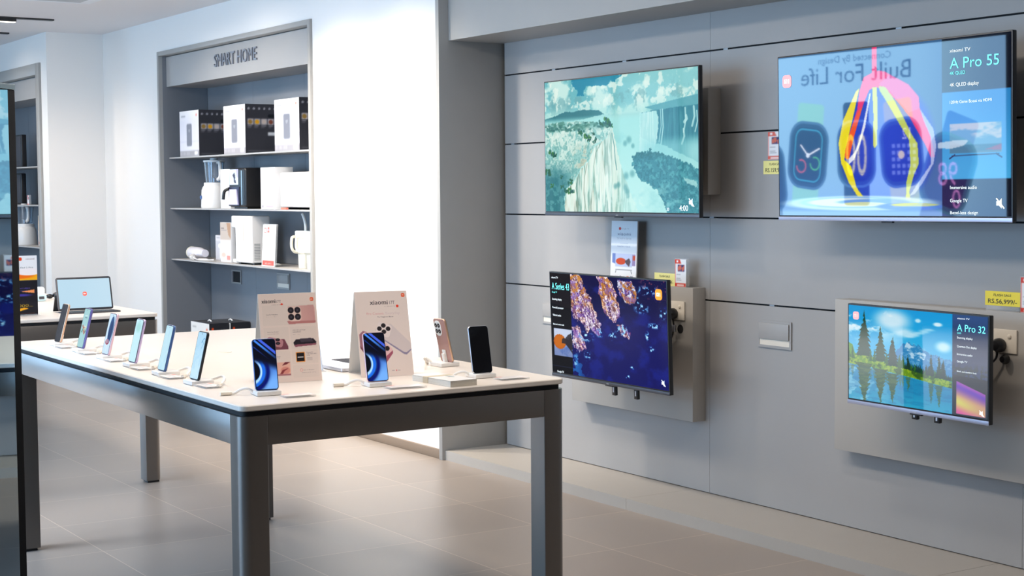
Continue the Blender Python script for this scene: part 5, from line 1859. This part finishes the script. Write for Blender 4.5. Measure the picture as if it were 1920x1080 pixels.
# water dispenser
t = thing('water_dispenser', 'white hot water dispenser with a side grille on the lowest shelf', 'water dispenser', (-10.78, 4.65, SH3))
MB().box(-.165, .14, .0, .15, .012, .36, .012, None, 3).build('tower', WPLASTIC, t)
MB().box(-.245, -.150, .004, .14, .268, .36, .01, None, 3).build('spout_head', WPLASTIC, t)
MB().box(-.235, -.16, .01, .14, .006, .036, .006).build('drip_tray', WPLASTIC, t)
MB().box(-.008, -.003, -.0012, .001, .175, .320).build('level_window', mat('amber_line', (0.55, 0.42, 0.30), 0.5), t)
gr = MB()
for c_ in (.020, .082):
    for r in range(11):
        gr.box(.1395, .1412, c_, c_ + .048, .035 + r * .0115, .035 + r * .0115 + .006)
gr.build('vent_grille', mat('grey_grille', (0.35, 0.36, 0.36), 0.5), t)
for x in (-.14, .11):
    MB().box(x, x + .03, .02, .13, 0, .0125).build('foot', BLACK, t)
MB().tube([(.13, .12, .03), (.18, .12, .007), (.26, .16, .007), (.34, .14, .007)], .0045).build('cord', WPLASTIC, t)
# standing leaflet holder
t = thing('spec_board', 'white standing card with red foot strip right of the dispenser', 'card', (-10.365, 4.655, SH3 + .001), (-.06, 0, 0))
A = Art(50, 76, (242, 240, 242))
A.rr(.18, .14, .09, .06, .02, (226, 90, 70), 0, .65, 1, .02)
A.rect(.34, .5, .06, .2, (230, 120, 100))
A.poly([(.38, .28), (.62, .24), (.52, .46)], (196, 196, 226), .8)
A.rect(.3, .8, .12, .14, (210, 190, 210))
A.rect(.06, .9, .80, .82, (226, 222, 220))
A.rect(.05, .93, .86, .98, (228, 78, 56))
A.text('xiaomi', .22, .945, .05, (250, 236, 232), w=.5)
painted('card', A, .225, .30, t, MATS['printed_board'], 0, -.001, 0)
MB().box(-.116, .116, 0, .012, 0, .306, .001).build('acrylic_block', ACRYL, t)


def tumbler(label, x, y, hand):
    c_, s_ = math.cos(-hand), math.sin(-hand)
    t = thing('tumbler', label, 'tumbler', (x, y, SH3), (0, 0, hand), 'cream tumblers with straws')
    MB().lathe([(.001, 0), (.050, 0), (.053, .004), (.056, .10), (.074, .118), (.076, .24), (.073, .245), (.001, .245)], 36).build('cup', CREAM, t)
    MB().lathe([(.001, .245), (.076, .245), (.077, .256), (.070, .264), (.001, .264)], 36).build('lid', mat('smoky_clear_lid', (0.55, 0.62, 0.66), 0.15), t)
    MB().tube([(.072, 0, .22), (.115, 0, .222), (.125, 0, .20), (.125, 0, .15), (.105, 0, .12), (.070, 0, .115)], .010).build('handle', CREAM, t)
    MB().tube([(r_ * c_, r_ * s_, z_) for r_, z_ in ((.0, .26), (-.002, .30), (-.02, .345), (-.05, .380))], .010).build('straw', WPLASTIC, t)
    return t


tumbler('cream tumbler with bent straw, the left one on the lowest shelf', -9.955, 4.76, -1.35)
tumbler('cream tumbler with bent straw, the right one by the cabinet edge', -9.775, 4.74, -2.1)

# dark cartons on the cabinet plinth
for k, (x0, y0_, lab) in enumerate(((-11.775, 4.615, 'white-fronted dark carton low in the cabinet, the front one'), (-11.76, 4.785, 'white-fronted dark carton low in the cabinet, standing behind the other'))):
    t = thing('appliance_carton', lab, 'box', (x0 + .19, y0_, .3003), (0, 0, 0), 'dark cartons on the cabinet plinth')
    MB().box(-.19, .19, 0, .163, 0, .238, .001).build('carton', CARTON, t)
    A = Art(40, 26, (228, 228, 226))
    A.rect(.08, .3, .16, .2, (150, 150, 150))
    A.rect(.84, .9, .18, .45, (232, 90, 50))
    painted('front_print', A, .378, .233, t, MATS['printed_carton'], 0, -.001, .001)
    A = Art(40, 30, (40, 41, 46))
    A.rr(.16, .22, .055, .075, .03, (236, 84, 34), 0, 1.35)
    for q in range(3):
        A.rect(.3, .8 - q * .1, .14 + q * .07, .17 + q * .07, (130, 130, 136))
    painted('side_print', A, .161, .236, t, MATS['printed_carton'], .191, .0815, .001, (0, 0, PI / 2))
    MB().tube([(-.03, .08, .240), (0, .08, .250), (.04, .08, .240)], .006).build('carry_handle', WPLASTIC, t)

# ================================================================== goods in the far left cabinet
blender('white jug blender in the far left cabinet beside the totem', -15.03, 4.24, 1.0685, 1.2)
A = Art(30, 60, (230, 216, 204))
A.rect(0, 1, 0, .5, (222, 196, 172))
A.rect(.2, .7, .2, .24, (150, 120, 100))
A.rect(.1, .9, .88, .94, (214, 110, 100))
carton('slim_carton', 'narrow cream carton behind the far left blender', -14.66, -14.47, 4.26, .10, 1.0685, .28, WCARTON, None, A)
t = thing('speaker', 'black flat speaker on the upper shelf of the far left cabinet', 'speaker', (-15.30, 4.26, 1.8005))
MB().box(-.16, .16, 0, .05, 0, .32, .01).build('housing', BLACK, t)
MB().box(-.145, .145, -.004, 0, .015, .305, .003).build('grille', FABRIC_GREY, t)
t = thing('speaker', 'black flat speaker on the middle shelf of the far left cabinet', 'speaker', (-15.34, 4.26, 1.4505))
MB().box(-.16, .16, 0, .05, 0, .30, .01).build('housing', BLACK, t)
MB().box(-.145, .145, -.004, 0, .015, .285, .003).build('grille', FABRIC_GREY, t)
spec_card('small red and white card on the middle shelf of the far left cabinet', -14.52, 4.135, 1.4503, .055, .088)
t = thing('wall_hook_headphones', 'white headphones hanging below the far left blender shelf', 'headphones', (-14.02, 4.12, .90))
MB().tube([(-.05, 0, .02), (-.05, 0, .11), (0, 0, .155), (.05, 0, .11), (.05, 0, .02)], .008).build('headband', WPLASTIC, t)
for x in (-.05, .05):
    MB().lathe([(.001, 0), (.032, 0), (.036, .01), (.030, .026), (.001, .026)], 24).build('ear_cup', WPLASTIC, t, (x, .013, .03), (PI / 2, 0, 0))

# ================================================================== ceiling fixtures
LAMPW = glow('warm_lamp_diffuser', (1.0, 0.90, 0.72), 6.0)
for x, y0, y1, ya, yb, lab in ((-12.62, 1.6, 3.83, 2.6, 3.53, 'black track lamp on the ceiling in front of the cabinet corner'), (-13.85, 1.6, 3.81, 2.0, 3.2, 'black track lamp on the ceiling near the far left cabinet')):
    t = thing('track_lamp', lab, 'ceiling light', (x, 0, ZC - .0005))
    MB().box(-.03, .03, y0, y1, -.012, 0, .001).build('track', BLACK, t)
    hd = MB().box(-.028, .028, ya, yb, -.036, -.0125, .002).build('lamp_head', BLACK, t)
    MB().box(-.024, .024, ya + .006, yb - .006, -.040, -.0365).build('diffuser', LAMPW, hd)
t = thing('air_vent', 'square ceiling air panel at the top edge of the picture', 'air vent', (-10.85, 3.20, ZC - .0005))
MB().box(-.46, .46, -.50, .50, -.022, 0, .006).build('panel', mat('pale_vent_enamel', (0.75, 0.80, 0.86), 0.4), t)
MB().box(-.36, .36, -.40, .40, -.026, -.0221).build('grille', mat('vent_grille_grey', (0.4, 0.43, 0.47), 0.5), t)
